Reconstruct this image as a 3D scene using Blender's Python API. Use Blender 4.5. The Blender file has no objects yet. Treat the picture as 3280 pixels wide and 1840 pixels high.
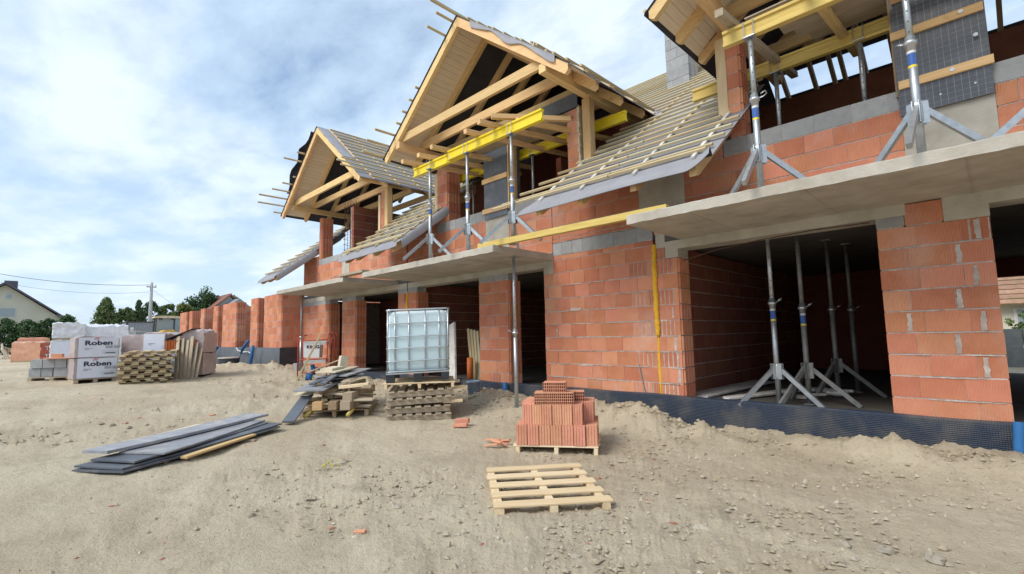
import bpy, math, random
import numpy as np
from mathutils import Vector, Matrix
random.seed(7)
RNG = np.random.default_rng(11)
SC = bpy.context.scene
COL = SC.collection
rad = math.radians

# ------------------------------------------------------------------ camera
YAW, PITCH, ROLL = 0.7824, 0.0978, -0.0204
F = Vector((-math.sin(YAW) * math.cos(PITCH), math.cos(YAW) * math.cos(PITCH), math.sin(PITCH)))
R0 = Vector((math.cos(YAW), math.sin(YAW), 0))
U0 = R0.cross(F)
RV = R0 * math.cos(ROLL) + U0 * math.sin(ROLL)
UV = U0 * math.cos(ROLL) - R0 * math.sin(ROLL)
CAMPOS = Vector((0, 0, 1.5))
cd = bpy.data.cameras.new('camera')
cam = bpy.data.objects.new('camera', cd)
COL.objects.link(cam)
cam.matrix_world = Matrix(((RV.x, UV.x, -F.x, CAMPOS.x), (RV.y, UV.y, -F.y, CAMPOS.y), (RV.z, UV.z, -F.z, CAMPOS.z), (0, 0, 0, 1)))
cd.sensor_width = 36
cd.lens = 1545.9 / 3280 * 36
cd.clip_start = 0.05
cd.clip_end = 2000
SC.camera = cam

# ------------------------------------------------------------------ sky, sun, exposure
SUN_AZ, SUN_EL = rad(190), rad(46)          # azimuth clockwise from +Y: the sun stands to the left behind the photographer
w = bpy.data.worlds.new('World')
SC.world = w
w.use_nodes = True
nt = w.node_tree
nt.nodes.clear()
def N(tree, typ, **kw):
    n = tree.nodes.new(typ)
    for k, v in kw.items():
        if k in n.inputs:
            n.inputs[k].default_value = v
        else:
            setattr(n, k, v)
    return n
def L(tree, a, b):
    tree.links.new(a, b)
sky = N(nt, 'ShaderNodeTexSky', sky_type='NISHITA', sun_disc=False, sun_elevation=SUN_EL, sun_rotation=SUN_AZ, altitude=100, air_density=1.0, dust_density=1.5, ozone_density=1.5)
tc = N(nt, 'ShaderNodeTexCoord')
sep = N(nt, 'ShaderNodeSeparateXYZ')
L(nt, tc.outputs['Generated'], sep.inputs[0])
zz = N(nt, 'ShaderNodeMath', operation='MAXIMUM'); L(nt, sep.outputs['Z'], zz.inputs[0]); zz.inputs[1].default_value = 0.0
za = N(nt, 'ShaderNodeMath', operation='ADD'); L(nt, zz.outputs[0], za.inputs[0]); za.inputs[1].default_value = 0.16
dx = N(nt, 'ShaderNodeMath', operation='DIVIDE'); L(nt, sep.outputs['X'], dx.inputs[0]); L(nt, za.outputs[0], dx.inputs[1])
dy = N(nt, 'ShaderNodeMath', operation='DIVIDE'); L(nt, sep.outputs['Y'], dy.inputs[0]); L(nt, za.outputs[0], dy.inputs[1])
cmb = N(nt, 'ShaderNodeCombineXYZ'); L(nt, dx.outputs[0], cmb.inputs[0]); L(nt, dy.outputs[0], cmb.inputs[1])
mp = N(nt, 'ShaderNodeMapping'); L(nt, cmb.outputs[0], mp.inputs[0])
mp.inputs['Rotation'].default_value = (0, 0, rad(-25)); mp.inputs['Scale'].default_value = (1.15, 1.75, 1)
mp.inputs['Location'].default_value = (3.1, 1.7, 0)
n1 = N(nt, 'ShaderNodeTexNoise', Scale=1.15, Detail=8.0, Roughness=0.52, Distortion=0.25); L(nt, mp.outputs[0], n1.inputs['Vector'])
n2 = N(nt, 'ShaderNodeTexNoise', Scale=3.4, Detail=5.0, Roughness=0.6, Distortion=0.2); L(nt, mp.outputs[0], n2.inputs['Vector'])
mx = N(nt, 'ShaderNodeMix', data_type='FLOAT'); mx.inputs[0].default_value = 0.46
L(nt, n1.outputs['Fac'], mx.inputs[2]); L(nt, n2.outputs['Fac'], mx.inputs[3])
cr = N(nt, 'ShaderNodeValToRGB'); L(nt, mx.outputs[0], cr.inputs[0])
cr.color_ramp.elements[0].position = 0.30; cr.color_ramp.elements[0].color = (0.20, 0.20, 0.20, 1)
cr.color_ramp.elements[1].position = 0.55; cr.color_ramp.elements[1].color = (0.96, 0.96, 0.96, 1)
e = cr.color_ramp.elements.new(0.42); e.color = (0.62, 0.62, 0.62, 1)
cr2 = N(nt, 'ShaderNodeValToRGB'); L(nt, n1.outputs['Fac'], cr2.inputs[0])
cr2.color_ramp.elements[0].position = 0.40; cr2.color_ramp.elements[0].color = (0.53, 0.68, 0.84, 1)
cr2.color_ramp.elements[1].position = 0.64; cr2.color_ramp.elements[1].color = (0.74, 0.835, 0.97, 1)
bgs = N(nt, 'ShaderNodeBackground', Strength=0.12); L(nt, sky.outputs[0], bgs.inputs[0])
bgc = N(nt, 'ShaderNodeBackground', Strength=0.76); L(nt, cr2.outputs[0], bgc.inputs[0])
ms = N(nt, 'ShaderNodeMixShader'); L(nt, cr.outputs[0], ms.inputs[0]); L(nt, bgs.outputs[0], ms.inputs[1]); L(nt, bgc.outputs[0], ms.inputs[2])
wo = N(nt, 'ShaderNodeOutputWorld'); L(nt, ms.outputs[0], wo.inputs[0])

sd = bpy.data.lights.new('sun', 'SUN')
sd.energy = 1.75
sd.angle = rad(28)
sd.color = (1.0, 0.95, 0.87)
so = bpy.data.objects.new('sun', sd)
COL.objects.link(so)
so.location = (-20, -20, 40)
SUNDIR = Vector((math.sin(SUN_AZ) * math.cos(SUN_EL), math.cos(SUN_AZ) * math.cos(SUN_EL), math.sin(SUN_EL)))
so.rotation_euler = (-SUNDIR).to_track_quat('-Z', 'Y').to_euler()
SC.view_settings.view_transform = 'Standard'
SC.view_settings.look = 'None'
SC.view_settings.gamma = 1
SC.view_settings.use_curve_mapping = False
SC.view_settings.exposure = 0.74
SC.render.engine = 'CYCLES'
SC.cycles.max_bounces = 7
SC.cycles.diffuse_bounces = 4
SC.cycles.transparent_max_bounces = 8
SC.cycles.use_denoising = True

# ------------------------------------------------------------------ materials
MATS = {}
def mat(name, col, rough=0.85, var=0.25, scale=6.0, bump=0.0, bscale=60.0, col2=None, tint=None, tamt=0.8, stretch=None, wave=None, spec=0.3, metal=0.0, world=False, contrast=(0.3, 0.7), blot=None, hue=0.0):
    """col<->col2 through noise, value jitter per object and per island, optional stretched grain, ribs, large stains"""
    m = bpy.data.materials.new(name); m.use_nodes = True
    t = m.node_tree; t.nodes.clear()
    out = N(t, 'ShaderNodeOutputMaterial')
    p = N(t, 'ShaderNodeBsdfPrincipled', Roughness=rough, Metallic=metal)
    p.inputs['Specular IOR Level'].default_value = spec
    L(t, p.outputs[0], out.inputs[0])
    tcn = N(t, 'ShaderNodeTexCoord'); oi = N(t, 'ShaderNodeObjectInfo'); ge = N(t, 'ShaderNodeNewGeometry')
    rsum = N(t, 'ShaderNodeMath', operation='ADD'); L(t, oi.outputs['Random'], rsum.inputs[0]); L(t, ge.outputs['Random Per Island'], rsum.inputs[1])
    rnd = N(t, 'ShaderNodeMath', operation='FRACT'); L(t, rsum.outputs[0], rnd.inputs[0])
    offs = N(t, 'ShaderNodeMath', operation='MULTIPLY'); L(t, rsum.outputs[0], offs.inputs[0]); offs.inputs[1].default_value = 37.0
    add = N(t, 'ShaderNodeVectorMath', operation='ADD')
    L(t, (ge.outputs['Position'] if world else tcn.outputs['Object']), add.inputs[0])
    if not world:
        cb = N(t, 'ShaderNodeCombineXYZ'); L(t, offs.outputs[0], cb.inputs[0]); L(t, offs.outputs[0], cb.inputs[1]); L(t, offs.outputs[0], cb.inputs[2])
        L(t, cb.outputs[0], add.inputs[1])
    vec = add.outputs[0]
    if stretch:
        mpn = N(t, 'ShaderNodeMapping'); mpn.inputs['Scale'].default_value = stretch; L(t, vec, mpn.inputs[0]); gv = mpn.outputs[0]
    else:
        gv = vec
    no = N(t, 'ShaderNodeTexNoise', Scale=scale, Detail=6.0, Roughness=0.62); L(t, gv, no.inputs['Vector'])
    mr = N(t, 'ShaderNodeMapRange'); mr.inputs[1].default_value = contrast[0]; mr.inputs[2].default_value = contrast[1]; L(t, no.outputs['Fac'], mr.inputs[0])
    c2 = col2 if col2 else tuple(c * 0.62 for c in col)
    mixc = N(t, 'ShaderNodeMix', data_type='RGBA'); L(t, mr.outputs[0], mixc.inputs[0])
    mixc.inputs[6].default_value = (*c2, 1); mixc.inputs[7].default_value = (*col, 1)
    cur = mixc.outputs[2]
    if tint:
        mt = N(t, 'ShaderNodeMix', data_type='RGBA'); L(t, cur, mt.inputs[6]); mt.inputs[7].default_value = (*tint, 1)
        r2 = N(t, 'ShaderNodeMapRange'); r2.inputs[1].default_value = 0.45; r2.inputs[2].default_value = 1.0; r2.inputs[4].default_value = tamt
        L(t, rnd.outputs[0], r2.inputs[0]); L(t, r2.outputs[0], mt.inputs[0]); cur = mt.outputs[2]
    if blot:
        bcol, bsc, lo, hi, amt = blot
        bn = N(t, 'ShaderNodeTexNoise', Scale=bsc, Detail=4.0, Roughness=0.6); L(t, ge.outputs['Position'], bn.inputs['Vector'])
        bm = N(t, 'ShaderNodeMapRange'); bm.inputs[1].default_value = lo; bm.inputs[2].default_value = hi; bm.inputs[4].default_value = amt; L(t, bn.outputs['Fac'], bm.inputs[0])
        mb = N(t, 'ShaderNodeMix', data_type='RGBA'); L(t, bm.outputs[0], mb.inputs[0]); L(t, cur, mb.inputs[6]); mb.inputs[7].default_value = (*bcol, 1); cur = mb.outputs[2]
    hs = N(t, 'ShaderNodeHueSaturation'); L(t, cur, hs.inputs['Color'])
    vr = N(t, 'ShaderNodeMapRange'); vr.inputs[3].default_value = 1 - var; vr.inputs[4].default_value = 1 + var * 0.7; L(t, rnd.outputs[0], vr.inputs[0]); L(t, vr.outputs[0], hs.inputs['Value'])
    if hue:
        h2 = N(t, 'ShaderNodeMath', operation='MULTIPLY'); L(t, rnd.outputs[0], h2.inputs[0]); h2.inputs[1].default_value = 7.31
        h3 = N(t, 'ShaderNodeMath', operation='FRACT'); L(t, h2.outputs[0], h3.inputs[0])
        hr = N(t, 'ShaderNodeMapRange'); hr.inputs[3].default_value = 0.5 - hue; hr.inputs[4].default_value = 0.5 + hue; L(t, h3.outputs[0], hr.inputs[0]); L(t, hr.outputs[0], hs.inputs['Hue'])
    L(t, hs.outputs[0], p.inputs['Base Color'])
    hgt = None
    if bump:
        nb = N(t, 'ShaderNodeTexNoise', Scale=bscale, Detail=5.0, Roughness=0.65); L(t, gv if stretch else vec, nb.inputs['Vector'])
        hgt = nb.outputs['Fac']
    if wave:
        wv = N(t, 'ShaderNodeTexWave', wave_type='BANDS', bands_direction='X'); wv.inputs['Scale'].default_value = wave; wv.inputs['Distortion'].default_value = 0.6; wv.inputs['Detail'].default_value = 1.0
        L(t, tcn.outputs['Object'], wv.inputs['Vector'])
        if hgt:
            am = N(t, 'ShaderNodeMath', operation='ADD'); L(t, wv.outputs['Fac'], am.inputs[0]); L(t, hgt, am.inputs[1]); hgt = am.outputs[0]
        else:
            hgt = wv.outputs['Fac']
    if hgt:
        b = N(t, 'ShaderNodeBump', Strength=bump, Distance=0.01); L(t, hgt, b.inputs['Height']); L(t, b.outputs[0], p.inputs['Normal'])
    MATS[name] = m
    return m
mat('brick', (0.64, 0.262, 0.152), 0.92, 0.12, 4, 0.65, 40, col2=(0.54, 0.20, 0.11), wave=14, blot=((0.64, 0.41, 0.33), 1.3, 0.52, 0.70, 0.5), hue=0.007, tint=(0.68, 0.34, 0.23), tamt=0.4, spec=0.15)
mat('shaded_brick', (0.30, 0.115, 0.075), 0.95, 0.13, 5, 0.35, 45, col2=(0.23, 0.08, 0.05), hue=0.010)  # darker copy of the brick: the gloom of the rooms is put into its colour
mat('clay', (0.70, 0.345, 0.22), 0.9, 0.10, 6, 0.3, 50, col2=(0.58, 0.26, 0.16), hue=0.01)
mat('mortar', (0.60, 0.55, 0.51), 0.95, 0.08, 9, 0.6, 60, col2=(0.36, 0.27, 0.23))
mat('concrete', (0.53, 0.50, 0.44), 0.9, 0.06, 2.6, 0.5, 45, col2=(0.36, 0.325, 0.265), blot=((0.29, 0.235, 0.17), 1.3, 0.56, 0.75, 0.5), world=True)
mat('block', (0.38, 0.385, 0.385), 0.95, 0.14, 9, 0.5, 90, col2=(0.30, 0.305, 0.31))
mat('pine', (0.78, 0.56, 0.295), 0.75, 0.20, 5, 0.15, 30, col2=(0.62, 0.39, 0.17), stretch=(0.5, 8, 8), hue=0.010, blot=((0.42, 0.23, 0.09), 5.5, 0.64, 0.74, 0.7))
mat('batten', (0.68, 0.56, 0.345), 0.8, 0.18, 5, 0.12, 30, col2=(0.46, 0.36, 0.20), stretch=(0.6, 7, 7), tint=(0.40, 0.385, 0.28))
mat('pale_pine', (0.78, 0.62, 0.40), 0.8, 0.10, 5, 0.12, 30, col2=(0.62, 0.45, 0.25), stretch=(0.6, 7, 7), tint=(0.70, 0.60, 0.44))
mat('soffit', (0.80, 0.68, 0.52), 0.8, 0.04, 4, 0.1, 30, col2=(0.72, 0.59, 0.43), stretch=(0.5, 6, 6))
mat('old_wood', (0.42, 0.31, 0.19), 0.85, 0.25, 5, 0.25, 30, col2=(0.26, 0.18, 0.105), stretch=(0.6, 7, 7), tint=(0.34, 0.29, 0.22))
mat('grey_wood', (0.50, 0.42, 0.31), 0.9, 0.15, 5, 0.25, 30, col2=(0.33, 0.265, 0.19), stretch=(0.6, 7, 7))
mat('film_ply', (0.125, 0.14, 0.165), 0.5, 0.15, 3, 0.12, 30, col2=(0.085, 0.095, 0.115), blot=((0.34, 0.335, 0.32), 2.6, 0.56, 0.74, 0.42), spec=0.4)
mat('worn_ply', (0.34, 0.35, 0.375), 0.5, 0.12, 6, 0.1, 30, col2=(0.21, 0.215, 0.235), blot=((0.52, 0.48, 0.42), 4.0, 0.52, 0.72, 0.65), spec=0.45)
mat('ply_edge', (0.30, 0.22, 0.15), 0.85, 0.2)
mat('underlay', (0.30, 0.30, 0.325), 0.6, 0.04, 3, 0.3, 6, col2=(0.235, 0.235, 0.26), spec=0.35, world=True)
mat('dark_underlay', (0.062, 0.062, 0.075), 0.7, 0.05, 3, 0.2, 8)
mat('geo_fabric', (0.115, 0.13, 0.15), 0.75, 0.05, 3, 0.4, 4, col2=(0.085, 0.095, 0.11), world=True)
mat('steel', (0.52, 0.55, 0.57), 0.42, 0.12, 14, 0.06, 40, col2=(0.36, 0.385, 0.40), metal=0.75, spec=0.5, blot=((0.5, 0.48, 0.44), 4, 0.6, 0.75, 0.5))
mat('shaded_steel', (0.27, 0.275, 0.27), 0.6, 0.12, 14, 0.06, 40, col2=(0.17, 0.165, 0.155), metal=0.5, spec=0.3, blot=((0.33, 0.29, 0.24), 6, 0.55, 0.7, 0.6))  # steel darkened in colour to imitate dim light deep in the opening
mat('cage_steel', (0.60, 0.63, 0.66), 0.35, 0.05, 14, 0.0, metal=0.8, spec=0.5, col2=(0.45, 0.48, 0.5))
mat('rust', (0.16, 0.085, 0.055), 0.9, 0.2, 20)
mat('yellow_paint', (0.83, 0.66, 0.025), 0.48, 0.05, 4, 0.08, 20, col2=(0.74, 0.55, 0.02), spec=0.4, blot=((0.62, 0.55, 0.34), 6.0, 0.60, 0.74, 0.65))
mat('yellow_wood', (0.68, 0.52, 0.17), 0.7, 0.07, 4, 0.1, 30, col2=(0.52, 0.37, 0.10), stretch=(0.6, 6, 6))
mat('foam', (0.80, 0.48, 0.05), 0.9, 0.05, 18, 0.6, 40, col2=(0.70, 0.36, 0.025))
mat('blue_pipe', (0.035, 0.17, 0.42), 0.5, 0.05, 8)
mat('blue_bucket', (0.16, 0.30, 0.50), 0.7, 0.05, 9, col2=(0.38, 0.40, 0.42))
mat('orange_pipe', (0.52, 0.135, 0.03), 0.5, 0.05)
mat('red_paint', (0.47, 0.055, 0.04), 0.5, 0.05)
mat('white_plastic', (0.72, 0.73, 0.72), 0.45, 0.04, 5, col2=(0.62, 0.63, 0.62))
mat('black_plastic', (0.045, 0.05, 0.058), 0.55, 0.1, 8, 0.05)
mat('wrap_white', (0.84, 0.86, 0.89), 0.35, 0.05, 6, 0.8, 7, col2=(0.60, 0.62, 0.66), spec=0.5)
mat('wrap_pink', (0.50, 0.43, 0.43), 0.35, 0.10, 5, 0.45, 9, col2=(0.40, 0.30, 0.28), spec=0.5)
mat('wrap_orange', (0.62, 0.34, 0.22), 0.4, 0.06, 6, 0.4, 8, col2=(0.52, 0.25, 0.15), spec=0.5)
mat('red_film', (0.60, 0.12, 0.06), 0.35, 0.06, 6, 0.3, 8, spec=0.5)
mat('print_dark', (0.03, 0.035, 0.07), 0.6, 0.0)
mat('print_red', (0.62, 0.08, 0.06), 0.6, 0.0)
mat('print_grey', (0.42, 0.44, 0.50), 0.6, 0.0)
mat('print_white', (0.80, 0.80, 0.80), 0.6, 0.0)
mat('label_white', (0.70, 0.73, 0.82), 0.4, 0.02, 5, 0.15, 6, col2=(0.64, 0.67, 0.76))
mat('insulation', (0.76, 0.74, 0.70), 0.9, 0.05, 6)
mat('cream_board', (0.72, 0.64, 0.47), 0.85, 0.06, 5)
mat('roof_tile', (0.55, 0.16, 0.05), 0.8, 0.1)
mat('machine_yellow', (0.78, 0.45, 0.06), 0.45, 0.05)
mat('machine_roof', (0.72, 0.60, 0.42), 0.5, 0.05)
mat('container_grey', (0.32, 0.34, 0.36), 0.55, 0.04)
mat('van_white', (0.62, 0.64, 0.62), 0.4, 0.03)
mat('tyre', (0.03, 0.03, 0.032), 0.9, 0.1)
mat('plaster', (0.60, 0.585, 0.47), 0.95, 0.03, 0.6, 0.1, 20, col2=(0.52, 0.505, 0.41))
mat('white_plaster', (0.66, 0.66, 0.64), 0.95, 0.03)
mat('slate_roof', (0.125, 0.115, 0.15), 0.7, 0.12, 4)
mat('red_roof', (0.33, 0.15, 0.11), 0.8, 0.15, 4)
mat('old_tile', (0.42, 0.245, 0.165), 0.9, 0.22, 5, blot=((0.20, 0.20, 0.09), 3, 0.5, 0.7, 0.6))
mat('pole_concrete', (0.46, 0.46, 0.45), 0.9, 0.03)
mat('strip_white', (0.80, 0.77, 0.70), 0.8, 0.05, 5)
mat('clod', (0.48, 0.42, 0.325), 0.97, 0.06, 9, 0.8, 30, col2=(0.36, 0.30, 0.22), world=True)
mat('wire', (0.06, 0.06, 0.065), 0.6, 0.0)
mat('leaf_dark', (0.075, 0.135, 0.05), 0.7, 0.5, 3, col2=(0.05, 0.095, 0.036), hue=0.02)
mat('leaf_green', (0.135, 0.185, 0.06), 0.7, 0.5, 3, col2=(0.085, 0.13, 0.045), hue=0.02)
mat('leaf_yellow', (0.22, 0.25, 0.06), 0.7, 0.4, 3, col2=(0.10, 0.13, 0.035), hue=0.02)
mat('dry_leaf', (0.50, 0.44, 0.12), 0.8, 0.1)
mat('bark', (0.12, 0.095, 0.07), 0.95, 0.1)
mat('stone', (0.50, 0.445, 0.355), 0.95, 0.22, 8, 0.5, 40, col2=(0.34, 0.295, 0.23))
mat('chip', (0.50, 0.22, 0.14), 0.95, 0.3, 8)
mat('sliver', (0.66, 0.60, 0.48), 0.9, 0.3, 8)
mat('shaded_ceiling', (0.17, 0.16, 0.15), 0.95, 0.05, 3, 0.3, 30, world=True)  # concrete colour lowered so that the ceiling looks in deep shade
mat('shaded_floor', (0.135, 0.122, 0.105), 0.95, 0.05, 3, 0.3, 30, world=True)  # floor colour darkened to imitate the unlit interior
mat('dark_metal', (0.10, 0.105, 0.11), 0.5, 0.05, metal=0.4)
mat('sticker_blue', (0.05, 0.13, 0.42), 0.5, 0.0)
mat('sticker_white', (0.75, 0.75, 0.74), 0.5, 0.0)
mat('grey_corrugated', (0.28, 0.30, 0.30), 0.6, 0.05)
def glass_mat():
    m = bpy.data.materials.new('glass'); m.use_nodes = True
    p = m.node_tree.nodes['Principled BSDF']
    p.inputs['Base Color'].default_value = (0.26, 0.32, 0.34, 1); p.inputs['Roughness'].default_value = 0.08; p.inputs['Specular IOR Level'].default_value = 0.8  # base colour lightened to stand for reflected sky
    MATS['glass'] = m
    m = bpy.data.materials.new('tank_shell'); m.use_nodes = True
    t = m.node_tree; p = t.nodes['Principled BSDF']
    p.inputs['Base Color'].default_value = (0.82, 0.92, 0.95, 1); p.inputs['Roughness'].default_value = 0.35
    tr = N(t, 'ShaderNodeBsdfTransparent'); tr.inputs[0].default_value = (0.93, 0.97, 0.98, 1)
    tl = N(t, 'ShaderNodeBsdfTranslucent'); tl.inputs[0].default_value = (0.82, 0.88, 0.88, 1)
    a = N(t, 'ShaderNodeMixShader'); a.inputs[0].default_value = 0.30; L(t, p.outputs[0], a.inputs[1]); L(t, tl.outputs[0], a.inputs[2])
    b = N(t, 'ShaderNodeMixShader'); b.inputs[0].default_value = 0.22; L(t, a.outputs[0], b.inputs[1]); L(t, tr.outputs[0], b.inputs[2])
    L(t, b.outputs[0], t.nodes['Material Output'].inputs[0]); MATS['tank_shell'] = m
    m = bpy.data.materials.new('tank_liquid'); m.use_nodes = True
    p = m.node_tree.nodes['Principled BSDF']
    p.inputs['Base Color'].default_value = (0.55, 0.79, 0.83, 1); p.inputs['Roughness'].default_value = 0.4
    MATS['tank_liquid'] = m
glass_mat()
def dimple_mat():
    m = bpy.data.materials.new('dimple_sheet'); m.use_nodes = True
    t = m.node_tree; p = t.nodes['Principled BSDF']
    p.inputs['Roughness'].default_value = 0.42; p.inputs['Specular IOR Level'].default_value = 0.5
    tcn = N(t, 'ShaderNodeNewGeometry')
    sx = N(t, 'ShaderNodeSeparateXYZ'); L(t, tcn.outputs['Position'], sx.inputs[0])
    def tri(src, k, ph=None):
        a = N(t, 'ShaderNodeMath', operation='MULTIPLY'); L(t, src, a.inputs[0]); a.inputs[1].default_value = k
        s = N(t, 'ShaderNodeMath', operation='SINE'); L(t, a.outputs[0], s.inputs[0]); return s.outputs[0]
    sa = N(t, 'ShaderNodeMath', operation='ADD'); L(t, sx.outputs['X'], sa.inputs[0]); L(t, sx.outputs['Z'], sa.inputs[1])
    sb = N(t, 'ShaderNodeMath', operation='SUBTRACT'); L(t, sx.outputs['X'], sb.inputs[0]); L(t, sx.outputs['Z'], sb.inputs[1])
    mu = N(t, 'ShaderNodeMath', operation='MULTIPLY'); L(t, tri(sa.outputs[0], 150), mu.inputs[0]); L(t, tri(sb.outputs[0], 150), mu.inputs[1])
    b = N(t, 'ShaderNodeBump', Strength=1.0, Distance=0.012); L(t, mu.outputs[0], b.inputs['Height']); L(t, b.outputs[0], p.inputs['Normal'])
    no = N(t, 'ShaderNodeTexNoise', Scale=3.0, Detail=5.0); L(t, tcn.outputs['Position'], no.inputs['Vector'])
    mr = N(t, 'ShaderNodeMapRange'); mr.inputs[1].default_value = 0.46; mr.inputs[2].default_value = 0.68; mr.inputs[4].default_value = 0.75; L(t, no.outputs['Fac'], mr.inputs[0])
    mx2 = N(t, 'ShaderNodeMix', data_type='RGBA'); L(t, mr.outputs[0], mx2.inputs[0]); mx2.inputs[6].default_value = (0.052, 0.070, 0.108, 1); mx2.inputs[7].default_value = (0.16, 0.155, 0.145, 1)
    L(t, mx2.outputs[2], p.inputs['Base Color']); MATS['dimple_sheet'] = m
dimple_mat()
def soil_mat():
    m = bpy.data.materials.new('soil'); m.use_nodes = True
    t = m.node_tree; p = t.nodes['Principled BSDF']; p.inputs['Roughness'].default_value = 0.97; p.inputs['Specular IOR Level'].default_value = 0.12
    ge = N(t, 'ShaderNodeNewGeometry')
    def noise(sc, det, ro=0.6):
        n = N(t, 'ShaderNodeTexNoise', Scale=sc, Detail=det, Roughness=ro); L(t, ge.outputs['Position'], n.inputs['Vector']); return n.outputs['Fac']
    def rng(src, a, b, lo=0.0, hi=1.0):
        r = N(t, 'ShaderNodeMapRange'); r.inputs[1].default_value = a; r.inputs[2].default_value = b; r.inputs[3].default_value = lo; r.inputs[4].default_value = hi; L(t, src, r.inputs[0]); return r.outputs[0]
    def mixc(f, a, b):
        x = N(t, 'ShaderNodeMix', data_type='RGBA'); L(t, f, x.inputs[0])
        for i, c in ((6, a), (7, b)):
            if isinstance(c, tuple): x.inputs[i].default_value = (*c, 1)
            else: L(t, c, x.inputs[i])
        return x.outputs[2]
    mpn = N(t, 'ShaderNodeMapping'); mpn.inputs['Rotation'].default_value = (0, 0, rad(24)); mpn.inputs['Scale'].default_value = (0.35, 2.2, 1); L(t, ge.outputs['Position'], mpn.inputs[0])
    sn = N(t, 'ShaderNodeTexNoise', Scale=1.1, Detail=5.0, Roughness=0.6); L(t, mpn.outputs[0], sn.inputs['Vector'])
    c = mixc(rng(noise(0.32, 5), 0.36, 0.62), (0.455, 0.375, 0.265), (0.565, 0.49, 0.362))
    c = mixc(rng(sn.outputs['Fac'], 0.50, 0.68, 0, 0.55), c, (0.61, 0.53, 0.395))
    c = mixc(rng(noise(0.9, 6, 0.65), 0.55, 0.70, 0, 0.65), c, (0.34, 0.285, 0.21))
    c = mixc(rng(noise(2.3, 6, 0.7), 0.54, 0.74, 0, 0.6), c, (0.36, 0.30, 0.22))
    c = mixc(rng(noise(26, 4, 0.7), 0.52, 0.74, 0, 0.5), c, (0.24, 0.20, 0.145))
    c = mixc(rng(noise(70, 3, 0.7), 0.60, 0.74, 0, 0.5), c, (0.56, 0.49, 0.39))
    L(t, c, p.inputs['Base Color'])
    a = N(t, 'ShaderNodeMath', operation='MULTIPLY'); L(t, noise(9, 8, 0.7), a.inputs[0]); a.inputs[1].default_value = 2.0
    b2 = N(t, 'ShaderNodeMath', operation='ADD'); L(t, a.outputs[0], b2.inputs[0]); L(t, noise(55, 6, 0.75), b2.inputs[1])
    b = N(t, 'ShaderNodeBump', Strength=0.75, Distance=0.03); L(t, b2.outputs[0], b.inputs['Height']); L(t, b.outputs[0], p.inputs['Normal'])
    MATS['soil'] = m
soil_mat()

# ------------------------------------------------------------------ mesh helpers
class MB:
    def __init__(s): s.v = []; s.f = []
    def add(s, vs, fs):
        n = len(s.v); s.v += [tuple(v) for v in vs]; s.f += [tuple(i + n for i in f) for f in fs]; return s
    def box(s, x0, x1, y0, y1, z0, z1):
        return s.add([(x0, y0, z0), (x1, y0, z0), (x1, y1, z0), (x0, y1, z0), (x0, y0, z1), (x1, y0, z1), (x1, y1, z1), (x0, y1, z1)],
                     [(0, 3, 2, 1), (4, 5, 6, 7), (0, 1, 5, 4), (1, 2, 6, 5), (2, 3, 7, 6), (3, 0, 4, 7)])
    def frame_box(s, p0, p1, wd, ht, up=(0, 0, 1)):
        p0 = Vector(p0); p1 = Vector(p1); x = (p1 - p0).normalized(); u = Vector(up); y = u.cross(x).normalized(); z = x.cross(y)
        vs = []
        for p in (p0, p1):
            for a, b in ((-1, -1), (1, -1), (1, 1), (-1, 1)): vs.append(p + y * (a * wd / 2) + z * (b * ht / 2))
        return s.add(vs, [(0, 1, 2, 3), (7, 6, 5, 4), (0, 4, 5, 1), (1, 5, 6, 2), (2, 6, 7, 3), (3, 7, 4, 0)])
    def prism(s, poly, h0, h1, f):
        """poly 2D list, f(a,b,h)->xyz"""
        n = len(poly)
        vs = [f(a, b, h0) for a, b in poly] + [f(a, b, h1) for a, b in poly]
        fs = [tuple(range(n - 1, -1, -1)), tuple(range(n, 2 * n))] + [(i, (i + 1) % n, n + (i + 1) % n, n + i) for i in range(n)]
        return s.add(vs, fs)
    def tube(s, pts, r, n=8, r1=None, cap=True):
        pts = [Vector(p) for p in pts]; vs = []; fs = []
        m = len(pts)
        for i, p in enumerate(pts):
            d = (pts[min(i + 1, m - 1)] - pts[max(i - 1, 0)]).normalized()
            a = Vector((0, 0, 1)) if abs(d.z) < 0.9 else Vector((1, 0, 0))
            x = a.cross(d).normalized(); y = d.cross(x)
            rr = r if r1 is None else r + (r1 - r) * i / (m - 1)
            for k in range(n):
                an = 2 * math.pi * k / n; vs.append(p + x * (rr * math.cos(an)) + y * (rr * math.sin(an)))
        for i in range(m - 1):
            for k in range(n):
                k2 = (k + 1) % n; fs.append((i * n + k, i * n + k2, (i + 1) * n + k2, (i + 1) * n + k))
        if cap: fs += [tuple(range(n - 1, -1, -1)), tuple(range((m - 1) * n, m * n))]
        return s.add(vs, fs)
    def lathe(s, prof, c, n=16):
        vs = []; fs = []
        for r, z in prof:
            for k in range(n):
                a = 2 * math.pi * k / n; vs.append((c[0] + r * math.cos(a), c[1] + r * math.sin(a), c[2] + z))
        for i in range(len(prof) - 1):
            for k in range(n):
                k2 = (k + 1) % n; fs.append((i * n + k, i * n + k2, (i + 1) * n + k2, (i + 1) * n + k))
        fs += [tuple(range(n - 1, -1, -1)), tuple(range((len(prof) - 1) * n, len(prof) * n))]
        return s.add(vs, fs)
    def grid(s, P):
        """P[i][j] points"""
        a = len(P); b = len(P[0]); vs = [p for r in P for p in r]
        return s.add(vs, [(i * b + j, i * b + j + 1, (i + 1) * b + j + 1, (i + 1) * b + j) for i in range(a - 1) for j in range(b - 1)])
WORLD = {}
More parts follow.
